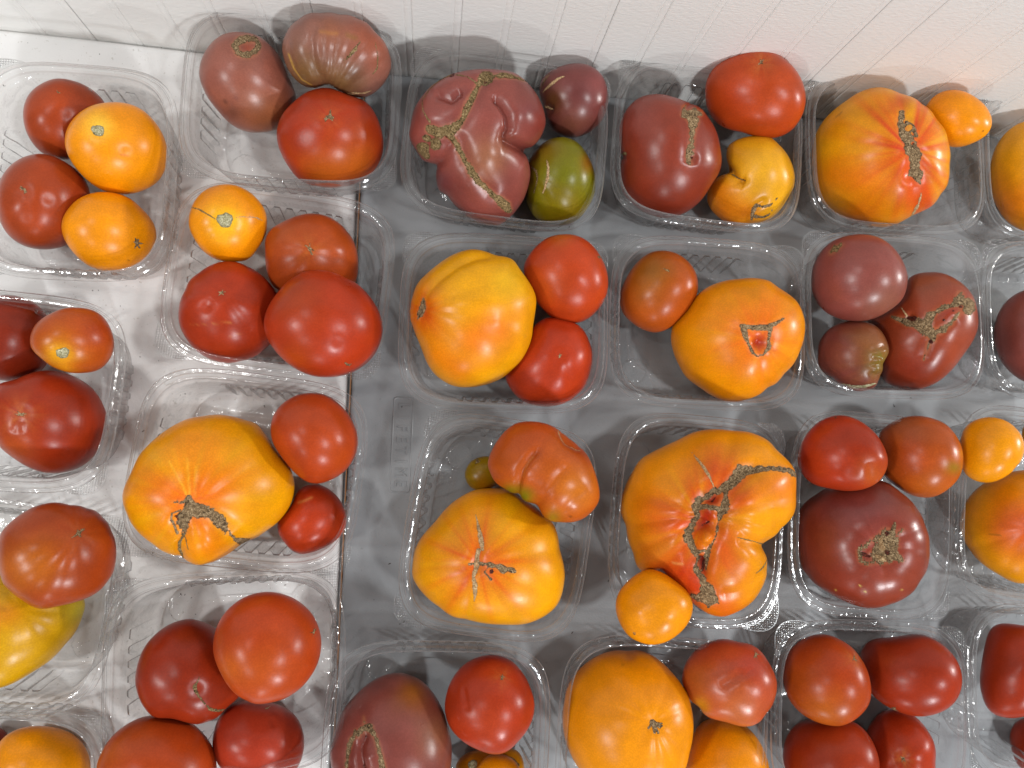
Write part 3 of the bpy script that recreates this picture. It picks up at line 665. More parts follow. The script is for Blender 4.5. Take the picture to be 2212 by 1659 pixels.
# ---- tray with the striped tomato
tomato('large yellow and red striped tomato with a long brown seam', 'r03 375,1330 385,1220 430,1120 500,1020 600,920 720,830 830,780 950,755 1080,770 1200,820 1320,880 1420,970 1490,1060 1535,1130 1555,1210 1578,1330 1578,1450 1550,1600 r13 1530,-20 1440,100 1330,170 1220,225 1100,280 1000,302 880,292 720,262 600,200 500,120 440,50 r03 400,1600 383,1450',
       (240, 168, 26), k=.84, N=60, ribs=('r03 1210,1230', 9, .035, 560), creases=[('r03 1150,980 1160,1120 1230,1280 1300,1450 1310,1600', 90, .05)], dents=[('r03 1230,1500', 70, .05), ('r03 1050,900', 90, .03)],
       blobs=[('r03 1200,1450 1250,1650', 150, (206, 66, 40), .8), ('r03 1120,900', 80, (206, 78, 36), .75), ('r03 600,1500 900,1550', 150, (236, 130, 24), .7), ('r13 800,180', 170, (226, 110, 24), .7), ('r03 560,1100', 110, (230, 150, 40), .4)],
       streak=[('r03 1150,980 1180,1170 1240,1300 1280,1450 1310,1600', 300, (222, 92, 34), .8), ('r03 1180,1170 1280,1450', 120, (206, 56, 44), .6)],
       cork=[('cork_scar', CORK, [('r03 1150,980 1145,1060 1165,1130 1200,1200 1230,1270 1270,1350 1275,1440 1290,1520 1310,1590', [16, 30, 44, 44, 52, 50, 40, 44, 8]), ('r03 1190,1050 1240,1110 1275,1180', [14, 16, 12]), ('r03 1250,1480 1245,1510', [24, 26]), ('r03 1212,1110', -26), ('r03 1245,1238', -11)], .6, .3), ('crack', TAN, [('r13 1312,0 1296,90 1265,160 1240,215', [5, 10, 15, 9])], .4, .35), ('pit', PIT, [('r03 1195,1060', 14), ('r03 1248,1240', 8)], .2, .2)],
       paint=[('r03 630,1010 650,985 600,1030', 7, (140, 80, 30), .6)])
tomato('small orange plum tomato on the rim beside the striped tomato', 'r03 1345,960 1390,880 1450,820 1530,785 1620,776 1720,800 1820,860 1890,930 1932,1020 1932,1090 1890,1165 1800,1222 1700,1262 1610,1272 1520,1250 1440,1195 1380,1110 1345,1030',
       ORG, dz=.042, k=.9, mottle=.04, paint=[('r03 1855,1130', 7, (80, 40, 20), .9)])
tomato('yellow orange tomato half cut by the right edge along the wall', 'd 2137,400 2140,350 2158,305 2190,272 2230,258 2275,270 2310,310 2325,380 2315,450 2280,495 2235,505 2195,492 2160,460',
       (242, 164, 34), k=.85, blobs=[('d 2200,440', 220, (228, 118, 30), .7), ('d 2200,300', 150, (244, 176, 60), .5)], ribs=('d 2260,380', 8, .03, 250))
# ---- white table, second tray column
tomato('round orange tomato with a ring scar and two long hairline cracks', 'r10 1630,250 1650,150 1700,50 1790,-30 1900,-62 2020,-62 2130,-20 2212,50 r11 75,150 96,270 80,380 20,480 r10 2150,580 2050,602 1900,595 1790,540 1700,440 1645,340',
       (252, 146, 10), dz=.018, white=1, stem=[('r10 1940,250', 72)], blobs=[('r10 1950,260', 150, (255, 206, 70), .75)], dents=[('r10 1940,250', 110, .06)], ribs=('r10 1940,250', 5, .02, 200),
       cork=[('crack', OLIVE, [('r10 1655,135 1720,150 1790,190 1860,232', [4, 7, 6, 5])], .2, .3), ('crack', TAN, [('r10 2015,222 2100,215 2212,222 r11 20,235 50,245', [2, 5, 6, 8, 4])], .2, .3)], mottle=.05)
tomato('lobed red tomato with a star scar behind the biggest red one', 'r11 70,470 80,400 130,320 230,260 320,210 420,185 530,185 640,220 720,270 790,330 840,420 880,540 890,650 870,760 800,860 600,900 400,890 200,860 110,740 80,600',
       RED, white=1, k=.9, star=[('r11 465,495', 30)], streak=('r11 465,495', 110, (206, 100, 66), .35), ribs=('r11 465,495', 5, .045, 300), blobs=[('r11 700,420', 150, (196, 66, 30), .5), ('r11 240,330', 100, (190, 74, 44), .4)])
tomato('dented red tomato with scratches at the lower left of its tray', 'r10 1535,1090 1555,960 1600,830 1680,720 1780,650 1900,605 2020,598 2120,625 2212,680 r11 90,760 180,870 240,1000 220,1200 110,1330 0,1420 r10 2100,1452 1950,1482 1800,1440 1680,1360 1600,1260 1548,1170',
       (182, 38, 26), white=1, star=[('r10 1915,875', 24)], ribs=('r10 1915,875', 6, .04, 330), dents=[('r10 1800,990', 40, .03), ('r10 1915,875', 60, .03)], paint=[('r10 1850,1130 1990,1125', 7, (214, 110, 84), .5), ('r10 1650,1145 1790,1140', 5, (206, 96, 72), .4), ('r10 1980,1240 2100,1205', 5, (206, 96, 72), .4)])
tomato('biggest smooth red tomato, on top at the lower right of its tray', 'r11 65,1130 90,1030 130,950 190,870 280,760 350,710 450,680 560,675 680,700 780,750 870,790 970,890 1040,990 1080,1090 1096,1190 1070,1310 1020,1410 930,1500 800,1570 650,1597 500,1590 350,1530 220,1430 130,1320 80,1220',
       (192, 44, 20), dz=.012, white=1, N=40, star=[('r11 780,1475', 24)], blobs=[('r11 350,900', 220, (176, 58, 30), .5), ('r11 350,1440', 160, (200, 66, 20), .5)], dents=[('r11 700,1280', 50, .015), ('r11 330,720', 80, .02)])
# ---- yellow and two reds
tomato('big yellow orange tomato with a small slit scar on its left flank', 'r11 1325,1020 1350,900 1400,790 1490,690 1620,580 1740,520 1870,493 2000,515 2080,545 2212,580 r12 60,650 125,740 180,840 206,930 198,1050 186,1150 160,1280 100,1420 30,1510 r11 2130,1610 2000,1665 1850,1690 1700,1675 1560,1590 1480,1480 1430,1350 1370,1200 1335,1110',
       (240, 166, 18), k=.86, e=.88, N=52, creases=[('r11 1470,880 1600,750 1740,650 1900,580 2080,556', 40, .05)], dents=[('r11 1440,1010', 90, .05), ('r12 40,1250', 100, -.02), ('r11 2080,1130', 60, -.01)], ribs=('r11 1435,1010', 8, .035, 560),
       blobs=[('r11 2050,1180 1900,1250', 150, (232, 110, 36), .7), ('r11 1480,1050', 130, (214, 92, 30), .8), ('r11 1600,1400 1750,1500', 120, (230, 110, 24), .6), ('r12 20,1050', 110, (240, 150, 44), .6), ('r11 2150,780', 130, (242, 194, 40), .6), ('r12 90,700', 110, (236, 190, 50), .6), ('r11 1480,740', 110, (226, 150, 30), .5)], streak=('r11 1430,1010', 150, (206, 74, 26), .5),
       cork=[('cork_scar', CORK, [('r11 1452,925 1440,990 1420,1060 1408,1100', [8, 32, 30, 6])], .5, .3)])
tomato('round red tomato resting on another red beside the big yellow one', 'r12 100,650 140,560 220,460 320,390 430,368 550,375 660,430 740,520 800,630 828,740 826,840 790,950 720,1040 630,1110 520,1136 420,1120 330,1070 240,980 180,880 120,770',
       (204, 56, 28), dz=.012, star=[('r12 750,570', 16)], dents=[('r12 560,740', 60, -.01), ('r12 420,920', 100, -.015)], blobs=[('r12 300,800', 160, (206, 72, 24), .5), ('r12 420,400', 80, (200, 96, 40), .4)], e=.85)
tomato('red tomato with a dimpled star scar under the round red one', 'r12 -70,1570 -30,1470 60,1330 140,1220 220,1130 300,1085 420,1090 560,1140 640,1220 688,1340 697,1430 672,1560 640,1640 r22 620,30 560,100 460,160 330,196 200,190 80,140 0,60',
       (200, 46, 24), star=[('r12 415,1415', 18)], dents=[('r12 415,1415', 60, .035)], ribs=('r12 415,1415', 5, .03, 280))
# ---- orange with hollow
tomato('red tomato with a greenish shoulder at the corner of its tray', 'r12 930,940 942,850 990,740 1070,620 1180,530 1300,506 1420,530 1520,600 1580,680 1606,780 1602,870 1565,950 1510,1040 1450,1105 1390,1155 1320,1195 1230,1216 1120,1182 1040,1130 960,1050',
       (200, 72, 30), dz=.006, blobs=[('r12 1210,690', 170, (152, 96, 34), .85), ('r12 1150,850', 140, (176, 84, 30), .5), ('r12 1420,1000', 160, (210, 76, 28), .5)], cork=[('scuff', OLIVE, [('r12 1290,660 1350,690', [3, 10])], .1, .5)])
tomato('big orange tomato with a triangular scar round a red hollow', 'r12 1375,1270 1390,1150 1440,1080 1510,1000 1590,900 1700,820 1830,770 1950,746 2080,743 2212,765 r13 60,800 150,860 250,950 300,1050 322,1150 312,1280 270,1400 200,1510 120,1600 60,1660 r23 0,30 r22 2150,90 2000,140 1880,152 1750,112 1620,30 r12 1500,1600 1430,1480 1390,1370',
       (246, 152, 12), k=.84, N=52, ribs=('r12 2120,1270', 7, .03, 520), dents=[('r12 2130,1300', 60, .10), ('r12 2120,1250', 170, .035)], blobs=[('r12 2080,1120 2150,1420', 160, (232, 110, 42), .55), ('r13 60,1500', 180, (244, 168, 20), .6)],
       streak=[('r12 2130,1260', 300, (238, 118, 30), .6), ('r12 2130,1260', 130, (222, 90, 50), .6)], paint=[('r12 2140,1300', 60, (176, 44, 32), .95)],
       cork=[('cork_scar', CORK, [('r12 1985,1165 2080,1175 2170,1175 2212,1172', [18, 26, 26, 22]), ('r12 2000,1190 2020,1260 2050,1330 2075,1385 2110,1412 2160,1400 2212,1345 r13 0,1290 5,1180', [26, 20, 14, 14, 10, 10, 12, 12, 14]), ('r13 -5,1165 50,1140 110,1104', [20, 16, 12])], .5, .35)])
# ---- three dark ones
tomato('smooth brownish red tomato, uppermost of the three dark ones', 'r13 375,780 390,650 440,540 520,450 640,390 780,366 900,376 1010,420 1100,500 1170,610 1206,720 1196,830 1160,930 1080,1000 970,1070 850,1110 740,1116 620,1095 500,1040 430,960 385,870',
       (152, 56, 44), dz=.020, k=.9, mat=DUSTY, blobs=[('r13 1000,950', 180, (146, 74, 54), .6), ('r13 420,780', 130, (154, 62, 32), .6), ('r13 760,650', 150, (142, 48, 40), .4)], cork=[('cork_scar', OLIVE, [('r13 640,465 600,490 550,530', [14, 30, 14])], .4, .7)])
tomato('dark red tomato with a thick forked scar full of holes', 'r13 880,1250 870,1110 970,1040 1080,960 1170,860 1210,760 1280,712 1380,694 1500,700 1620,750 1720,830 1785,930 1813,1060 1813,1170 1772,1280 1690,1400 1610,1510 1520,1600 1430,1660 r23 1300,45 1180,48 1080,20 r13 1000,1630 940,1500',
       (164, 52, 42), k=.82, N=56, mat=GLOSSY, creases=[('r13 1110,1090 1280,1130 1400,1200', 50, .05), ('r13 1420,1090 1640,960', 50, .04), ('r13 1390,1260 1340,1440', 40, .04), ('r13 1420,1230 1620,1090', 40, .03)], dents=[('r13 1560,1040', 60, -.03), ('r13 1230,1085', 36, .06), ('r13 1150,1320', 130, -.03), ('r13 1560,1300', 120, -.03), ('r13 1250,820', 110, -.02)],
       blobs=[('r13 1350,820', 170, (156, 74, 48), .6), ('r13 1560,1040', 70, (176, 40, 44), .7), ('r13 1250,1500', 200, (152, 36, 36), .6), ('r13 1650,1350', 150, (172, 60, 52), .5)], streak=('r13 1400,1150', 200, (178, 62, 56), .5),
       cork=[('cork_scar', CORK, [('r13 1075,1080 1130,1100 1200,1120 1280,1130 1360,1170 1410,1230 1420,1280', [10, 24, 44, 46, 50, 50, 22]), ('r13 1370,1140 1400,1070 1440,1050', [40, 36, 20]), ('r13 1420,1060 1500,1010 1580,985 1650,960', [16, 18, 20, 40]), ('r13 1650,885 1650,950 1710,980 1720,1020', [20, 50, 62, 48]), ('r13 1640,1050 1580,1130 1500,1190 1430,1220', [18, 16, 26, 34]), ('r13 1400,1280 1375,1360 1345,1440', [16, 12, 3]), ('r13 1660,1000', -16)], .7, .35),
             ('pit', PIT, [('r13 1215,1085 1260,1095', [20, 26])], 1.3, .2), ('pit', PIT, [('r13 1405,1290', 18), ('r13 1515,1112', 12), ('r13 1590,1035', 12), ('r13 1655,1000', 14)], .9, .2), ('crack', TAN, [('r13 1150,995 1180,1040 1200,1070', [2, 8, 10])], .6, .3)])
tomato('small lobed dark tomato with a greenish right end, lowest of its tray', 'r13 430,1420 440,1310 500,1210 580,1150 680,1115 800,1115 900,1140 970,1190 1020,1270 1047,1360 1025,1430 1000,1470 990,1540 960,1610 930,1680 r23 860,52 760,62 650,20 r13 560,1610 470,1550 432,1480',
       (136, 50, 42), dz=.010, N=42, creases=[('r13 900,1415 1000,1430', 22, .05), ('r13 880,1490 1000,1485', 20, .045), ('r13 870,1560 970,1580', 20, .04), ('r13 880,1370 1000,1330', 20, .03)], dents=[('r13 1000,1375', 26, -.03), ('r13 950,1450', 26, -.03), ('r13 930,1530', 26, -.03)],
       blobs=[('r13 960,1450', 120, (112, 116, 56), .95), ('r13 850,1290', 150, (150, 92, 74), .8), ('r13 480,1400', 110, (150, 52, 36), .6), ('r13 700,1500', 130, (120, 42, 38), .4)], streak=('r13 1000,1440', 380, (160, 90, 66), .4), cork=[('crack', PALE, [('r13 640,1655 740,1680 840,1670 930,1645', [6, 14, 15, 7])], .4, .3)])
tomato('dark tomato cut by the right edge in the middle row', 'd 2148,735 2152,690 2170,655 2200,632 2240,622 2280,640 2305,690 2310,745 2295,800 2260,830 2220,828 2185,806 2160,775',
       (142, 50, 38), k=.9, mat=DUSTY, blobs=[('d 2190,700', 150, (150, 62, 44), .5)])
# ---- left edge
tomato('dark red tomato lying behind the small one at the left edge', 'd -75,740 -60,690 -25,650 10,636 50,643 85,662 110,700 114,750 95,795 55,820 5,822 -40,808 -68,778',
       (146, 34, 24), white=1)
tomato('small orange red tomato with a pale stem scar lying on two red ones', 'r10 258,1290 275,1200 330,1120 420,1060 540,1010 650,998 760,1010 860,1050 930,1130 970,1220 987,1310 970,1400 930,1470 850,1540 720,1562 600,1560 450,1510 350,1430 275,1360',
       (200, 70, 26), dz=.034, white=1, stem=[('r10 537,1395', 56)], blobs=[('r10 520,1395', 130, (246, 176, 40), .9), ('r10 560,1520', 60, (244, 160, 40), .5), ('r10 850,1200', 150, (180, 44, 22), .6)], dents=[('r10 537,1395', 90, .05)])
tomato('red tomato with a wrinkled star scar at the left edge, below the small one', 'r20 -85,250 -70,100 0,-30 r10 90,1650 200,1590 350,1545 500,1550 630,1590 740,1650 r20 820,60 880,160 922,270 920,360 890,480 830,600 740,690 620,750 480,771 360,762 220,705 100,625 0,545 -60,420',
       (172, 36, 22), white=1, N=38, star=[('r20 180,265', 26)], streak=('r20 180,265', 130, (206, 92, 62), .5), dents=[('r20 180,265', 90, .03)], creases=[('r20 190,300 200,420', 24, .02), ('r20 160,300 120,420', 24, .02)], blobs=[('r20 100,560', 170, (206, 72, 26), .7), ('r20 560,380', 160, (150, 26, 20), .4)])
tomato('ribbed red tomato lying across a yellow one at the left edge', 'r20 -25,1470 0,1300 60,1220 150,1140 260,1070 380,1033 480,1023 600,1040 720,1060 850,1110 930,1200 980,1300 1007,1430 1002,1560 970,1660 r30 950,20 870,120 750,190 600,240 450,276 330,280 200,220 80,120 10,40',
       (176, 54, 26), dz=.040, white=1, N=44, star=[('r20 670,1300', 36)], ribs=('r20 670,1300', 9, .028, 420), blobs=[('r20 250,1560', 240, (204, 92, 28), .75), ('r20 800,1130', 170, (160, 42, 28), .5)], streak=('r20 670,1300', 150, (186, 80, 50), .3))
tomato('greenish yellow tomato underneath the ribbed red one', 'r30 742,230 725,330 682,420 622,530 522,640 432,730 302,820 150,912 0,972 -200,960 -330,800 -380,550 -330,250 -150,20 150,-40 450,0 650,100',
       (214, 158, 20), white=1, N=40, blobs=[('r30 680,300', 150, (176, 164, 50), .9), ('r30 60,330', 130, (232, 136, 40), .6), ('r30 450,450', 190, (196, 150, 20), .6)], ribs=('r30 150,300', 7, .03, 420))
# ---- huge yellow with crooked scar
tomato('huge yellow tomato with a crooked brown scar near its lower end', 'r20 1060,960 1090,860 1130,770 1190,620 1260,540 1380,440 1520,350 1650,290 1800,264 1950,272 2100,298 2212,340 r21 60,410 120,490 170,560 230,640 300,740 328,850 328,920 302,1030 250,1120 180,1200 100,1262 0,1335 r20 2150,1355 2000,1450 1890,1510 1820,1552 1700,1560 1580,1512 1450,1462 1330,1402 1200,1282 1110,1170 1068,1070',
       (242, 164, 14), white=1, k=.80, N=64, ribs=('r20 1650,1080', 9, .035, 620), creases=[('r20 1600,1100 1560,1230 1600,1300', 60, .06), ('r20 1700,1060 1880,1160 2000,1290', 70, .05), ('r20 1590,1310 1545,1390 1570,1510', 30, .04)], dents=[('r20 1780,1330', 130, -.05), ('r20 1650,1010', 110, .04), ('r20 1520,1180', 50, .05)],
       blobs=[('r20 1700,520', 220, (236, 142, 24), .6), ('r20 1420,900', 110, (232, 112, 36), .6), ('r20 1850,950', 120, (232, 110, 40), .6), ('r20 1650,1080', 120, (226, 96, 50), .6), ('r20 1780,1400', 160, (240, 140, 16), .7), ('r21 100,700', 200, (240, 172, 14), .5)],
       streak=[('r20 1640,1000', 420, (236, 126, 20), .65), ('r20 1640,1000', 170, (226, 92, 44), .5)], paint=[('r20 1620,980 1590,880 1480,680', 8, (250, 190, 70), .6), ('r20 1640,970 1640,860 1630,660', 8, (250, 190, 70), .6), ('r20 1680,970 1690,860 1700,720', 8, (250, 190, 70), .5)],
       cork=[('cork_scar', CORK, [('r20 1630,1000 1650,1070 1720,1100 1810,1110 1880,1160 1930,1220 1950,1260', [34, 60, 64, 50, 46, 40, 30]), ('r20 1620,1120 1580,1200 1590,1270', [56, 62, 30]), ('r20 1500,1010 1570,1020 1620,1010', [2, 10, 20])], .9, .4), ('cork_thread', CORK, [('r20 1560,1090 1490,1115 1478,1180 1500,1230 1535,1290', [9, 8, 9, 8, 10])], .5, .3), ('cork_thread', OLIVE, [('r20 1590,1300 1550,1370 1545,1430 1560,1480 1580,1512', [12, 12, 13, 12, 7]), ('r20 1600,1320 1640,1420', [8, 2])], .5, .35), ('cork_patch', CORK, [('r20 1985,1275 2030,1335 2080,1355 2150,1335', [7, 18, 34, 12])], .4, .45), ('pit', PIT, [('r20 1520,1150 1530,1200', [16, 14])], .2, .2)])
tomato('round red tomato beside the huge yellow one near the table edge', 'r21 127,420 140,300 190,210 270,140 370,90 480,77 590,90 690,150 780,240 840,340 876,450 876,540 850,630 790,730 700,800 590,850 500,861 430,840 340,770 270,690 200,600 150,510',
       (200, 58, 30), dz=.012, white=1, k=.95, blobs=[('r21 480,260', 200, (186, 56, 34), .5), ('r21 700,600', 150, (206, 66, 28), .5)])
tomato('small red tomato with a scuffed skin below the round red one', 'r21 184,1230 200,1160 270,1090 320,1020 345,950 395,890 480,864 580,880 660,930 730,1010 772,1110 782,1190 752,1280 690,1350 610,1402 520,1442 400,1471 310,1442 250,1372 200,1305',
       (198, 46, 22), white=1, blobs=[('r21 420,1250', 150, (216, 56, 26), .6), ('r21 600,960', 120, (172, 36, 24), .6)], paint=[('r21 370,1025 430,1005 480,985', 12, (222, 140, 116), .6)], dents=[('r21 420,1010', 70, .02)])
# ---- olive cherry tray
tomato('tiny olive cherry tomato squeezed behind two large tomatoes', 'r21 1803,790 1822,720 1870,660 1950,628 2020,628 2080,670 2110,740 2100,820 2060,880 2000,912 1900,917 1835,872', (150, 116, 20), name='cherry_tomato', N=22,
       star=[('r21 1910,676', 22, OLIVE)], blobs=[('r21 1890,790', 70, (140, 118, 26), .6), ('r21 1960,870', 70, (176, 110, 14), .6)])
tomato('heart shaped ribbed red tomato with green tips on top of the yellow one', 'r21 2003,690 2030,590 2080,500 2150,410 2212,360 r22 60,333 180,324 300,345 400,390 480,440 560,510 640,600 700,720 742,850 757,960 742,1030 692,1100 620,1160 530,1192 430,1197 340,1187 270,1140 225,1060 190,1035 110,1012 60,960 20,955 r21 2140,900 2070,850 2025,770',
       (204, 74, 34), dz=.036, N=52, k=.84, creases=[('r22 30,980 60,860 90,740 160,640 240,560', 30, .09), ('r22 230,1060 300,930 390,800 500,700', 44, .04), ('r22 400,400 480,500 600,580', 34, .05), ('r22 380,1190 500,1020 640,900', 50, .03)], dents=[('r22 480,490', 60, .04)],
       blobs=[('r22 110,970', 75, (118, 122, 34), .95), ('r22 -20,930', 60, (120, 124, 34), .9), ('r22 350,1150', 80, (136, 120, 40), .8), ('r22 560,900', 190, (216, 108, 36), .6), ('r22 200,450', 200, (196, 60, 34), .5), ('r22 620,560', 120, (190, 52, 36), .5)], cork=[('crack', TAN, [('r22 400,405 430,470 490,520 590,578', [5, 6, 4, 6])], .2, .4)], paint=[('r22 95,800 130,690 180,630', 10, (224, 130, 84), .5), ('r22 503,1137', 9, (20, 10, 6), .95)])
tomato('yellow orange tomato with a pale upright crack and radiating streaks', 'r21 1343,1600 1370,1450 1430,1330 1540,1190 1670,1050 1800,960 1900,915 2060,898 2212,915 r22 100,1000 200,1060 270,1115 350,1200 392,1300 412,1400 442,1550 453,1650 r32 450,30 432,150 392,250 312,330 200,392 100,422 0,427 r31 2050,417 1900,392 1740,362 1640,312 1540,242 1450,152 1385,70 1348,0',
       (240, 164, 16), k=.82, N=60, ribs=('r21 1920,1560', 8, .03, 560), creases=[('r21 1905,1150 1935,1300 1920,1480 1890,1650', 50, .05), ('r21 1850,1560 2050,1570 2212,1600', 60, .04)], blobs=[('r21 1900,1500 2050,1560', 150, (230, 118, 46), .6), ('r22 250,1200', 130, (240, 160, 30), .5)],
       streak=[('r21 1930,1540', 330, (228, 104, 26), .75), ('r21 1960,1560', 130, (216, 84, 44), .5)],
       cork=[('crack', TAN, [('r21 1903,1140 1925,1250 1945,1350 1960,1430', [3, 16, 28, 18]), ('r21 1925,1440 1910,1500 1905,1570 1890,1650', [22, 18, 26, 16]), ('r31 1890,0 1905,80 1900,150 1895,205', [14, 22, 12, 3])], .45, .25), ('cork_scar', CORK, [('r21 1850,1555 1920,1550 1990,1555 2060,1565 2120,1590 2212,1605 r22 15,1612', [8, 16, 24, 18, 28, 14, 5]), ('r21 2010,1570 1980,1620 2030,1680', [12, 10, 12])], .6, .6), ('pit', PIT, [('r21 2035,1615', 16), ('r21 2110,1600', 10)], .3, .3)])
# ---- huge folded orange
tomato('huge folded orange tomato split by a long branching scar with red hollows', 'r22 942,1050 970,900 1040,770 1110,660 1200,600 1330,530 1450,470 1570,420 1700,398 1830,393 1960,405 2080,430 2212,490 r23 60,550 150,640 212,720 238,790 242,870 247,1000 220,1120 160,1210 105,1275 60,1310 0,1345 -20,1385 -35,1440 -10,1500 -15,1560 r32 2200,0 2180,70 2110,185 2020,265 1940,312 1830,352 1720,335 1640,290 1540,210 1380,60 1250,-60 r22 1180,1650 1090,1580 1050,1480 1000,1310 985,1230 955,1150',
       (240, 154, 20), k=.76, e=.82, N=84, lump=.012, ribs=('r22 1740,1120', 11, .034, 430), creases=[('r22 2200,735 2090,725 1960,770 1850,900 1720,920 1610,1030 1570,1180 1520,1300 1570,1480 1600,1620 1680,1780', 75, .095), ('r22 1830,1000 1790,1150 1760,1300 1700,1430 1670,1600', 50, .07), ('r22 2230,1420 2080,1370 1920,1320', 44, .04), ('r23 90,1280 50,1180 40,1080', 50, .02), ('r32 2170,-40 2070,70 1920,130 1780,150', 60, .035)],
       dents=[('r22 1730,990', 50, .07), ('r22 1680,1200', 70, .10), ('r22 1625,1560', 46, .10), ('r22 1690,1310', 50, -.11), ('r22 2000,1050', 140, -.04), ('r22 2010,1230', 120, -.035), ('r22 2060,1480', 120, -.025), ('r32 1980,150', 130, -.02)],
       blobs=[('r22 1350,1560 1540,1640 1600,1750', 130, (190, 46, 30), .95), ('r22 1750,760 1880,800', 110, (206, 78, 36), .7), ('r22 1300,1100 1450,1150', 170, (224, 100, 28), .7), ('r22 1850,1300 1820,1500', 110, (214, 86, 40), .7), ('r22 2100,1250', 150, (242, 162, 20), .8), ('r23 120,900', 120, (238, 120, 34), .6), ('r22 1200,800', 180, (236, 150, 20), .6), ('r22 1300,1450', 130, (238, 152, 50), .6), ('r32 1850,260', 130, (222, 90, 28), .7), ('r22 1920,1000', 60, (216, 80, 34), .6)],
       streak=[('r22 1850,900 1600,1060 1540,1300 1600,1560', 230, (220, 84, 34), .7)], paint=[('r22 1740,990', 78, (172, 50, 46), .98), ('r22 1690,1130 1650,1230', 84, (176, 46, 30), .98), ('r22 1690,1315', 58, (236, 136, 30), .98), ('r22 1620,1540 1640,1610', 52, (146, 30, 26), .98), ('r22 1480,1540 1400,1530', 9, (236, 176, 130), .6)],
       cork=[('cork_scar', CORK, [('r22 2212,738 2140,735 2060,735 1980,750 1930,820 1870,880 1800,910', [20, 32, 40, 56, 50, 42, 34]), ('r22 1800,910 1740,920 1660,970 1600,1010 1580,1060 1600,1120', [34, 28, 26, 30, 30, 26]), ('r22 1600,1120 1560,1210 1520,1280 1515,1330 1550,1420 1580,1470 1590,1530 1580,1620 r32 1620,-20 1660,60 1700,130', [20, 28, 40, 40, 30, 34, 18, 18, 22, 30, 50]), ('r32 1690,100 1720,180 1700,230', [60, 60, 18]), ('r32 1570,150 1660,170', [26, 50]), ('r23 0,738 80,748 160,765 210,785 232,810', [20, 26, 30, 22, 8])], .75, .32),
             ('cork_scar', CORK, [('r22 1850,920 1840,1000 1830,1080', [24, 20, 40]), ('r22 1600,1070 1680,1055 1760,1070 1820,1090', [26, 24, 22, 34]), ('r22 1800,1110 1785,1200 1770,1290 1730,1380 1700,1440 1680,1500 1672,1600', [22, 9, 8, 9, 16, 28, 8]), ('r22 1590,1460 1660,1440 1690,1470', [26, 14, 20])], .7, .32),
             ('pit', PIT, [('r22 1730,1005 1760,970', [12, 6])], .3, .2), ('pit', PIT, [('r22 1640,1510 1655,1570 1640,1620', [6, 16, 12])], .2, .2), ('pit', PIT, [('r22 1640,1225 1700,1195', [8, 9])], .2, .2), ('crack', TAN, [('r22 1560,612 1610,680 1660,745 1710,820 1745,882', [2, 9, 12, 10, 5])], .4, .3), ('crack', OLIVE, [('r22 1925,1310 1990,1330 2080,1355 2195,1398', [4, 7, 5, 6])], .3, .3), ('crack', OLIVE, [('r32 2090,-40 2150,-100 2190,-150', [3, 8, 5])], .3, .3)])
tomato('small orange tomato hanging over the rim against the huge folded one', 'r32 895,270 910,170 960,90 1030,20 1110,-35 1200,-60 1310,-25 1430,60 1520,140 1558,220 1562,290 1540,370 1490,450 1400,530 1300,580 1190,593 1090,565 1010,520 950,440 910,350',
       (252, 152, 6), dz=.046, k=.9, e=.86, N=34, cork=[('blossom_scar', CORK, [('r32 1060,495', 12), ('r32 1061,496', -5)], .3, .1)], dents=[('r32 1110,310', 60, -.02), ('r32 1330,370', 70, -.02)], mottle=.04)
# ---- two reds over scarred dark
tomato('wavy red tomato at the left of the pair above the scarred dark one', 'r23 254,650 270,560 310,470 370,390 450,320 550,280 630,270 730,290 840,350 930,430 990,520 1026,610 1036,690 1010,770 960,840 880,890 780,918 650,922 510,896 400,870 320,810 270,730',
       (190, 42, 26), dz=.032, dents=[('r23 830,700', 60, -.02), ('r23 720,760', 60, .025), ('r23 950,640', 60, -.02)], blobs=[('r23 900,780', 120, (206, 84, 44), .6), ('r23 500,560', 180, (196, 54, 36), .4)], cork=[('blossom_scar', CORK, [('r23 585,296', 10)], .2, .4)], creases=[('r23 860,680 890,820', 30, .03)])
tomato('orange red tomato at the right of the pair above the scarred dark one', 'r23 960,430 1020,370 1110,310 1210,280 1330,277 1430,300 1540,350 1620,440 1672,540 1687,650 1672,760 1620,850 1540,920 1450,970 1350,982 1240,962 1150,910 1050,840 980,760 960,600',
       (200, 72, 34), dz=.022, blobs=[('r23 1180,360', 140, (160, 80, 40), .6), ('r23 1600,720', 60, (150, 120, 30), .8), ('r23 1400,880', 160, (210, 88, 30), .6), ('r23 1250,620', 160, (200, 58, 34), .5), ('r23 1670,600', 50, (210, 128, 40), .6)], star=[('r23 1548,352', 10)])
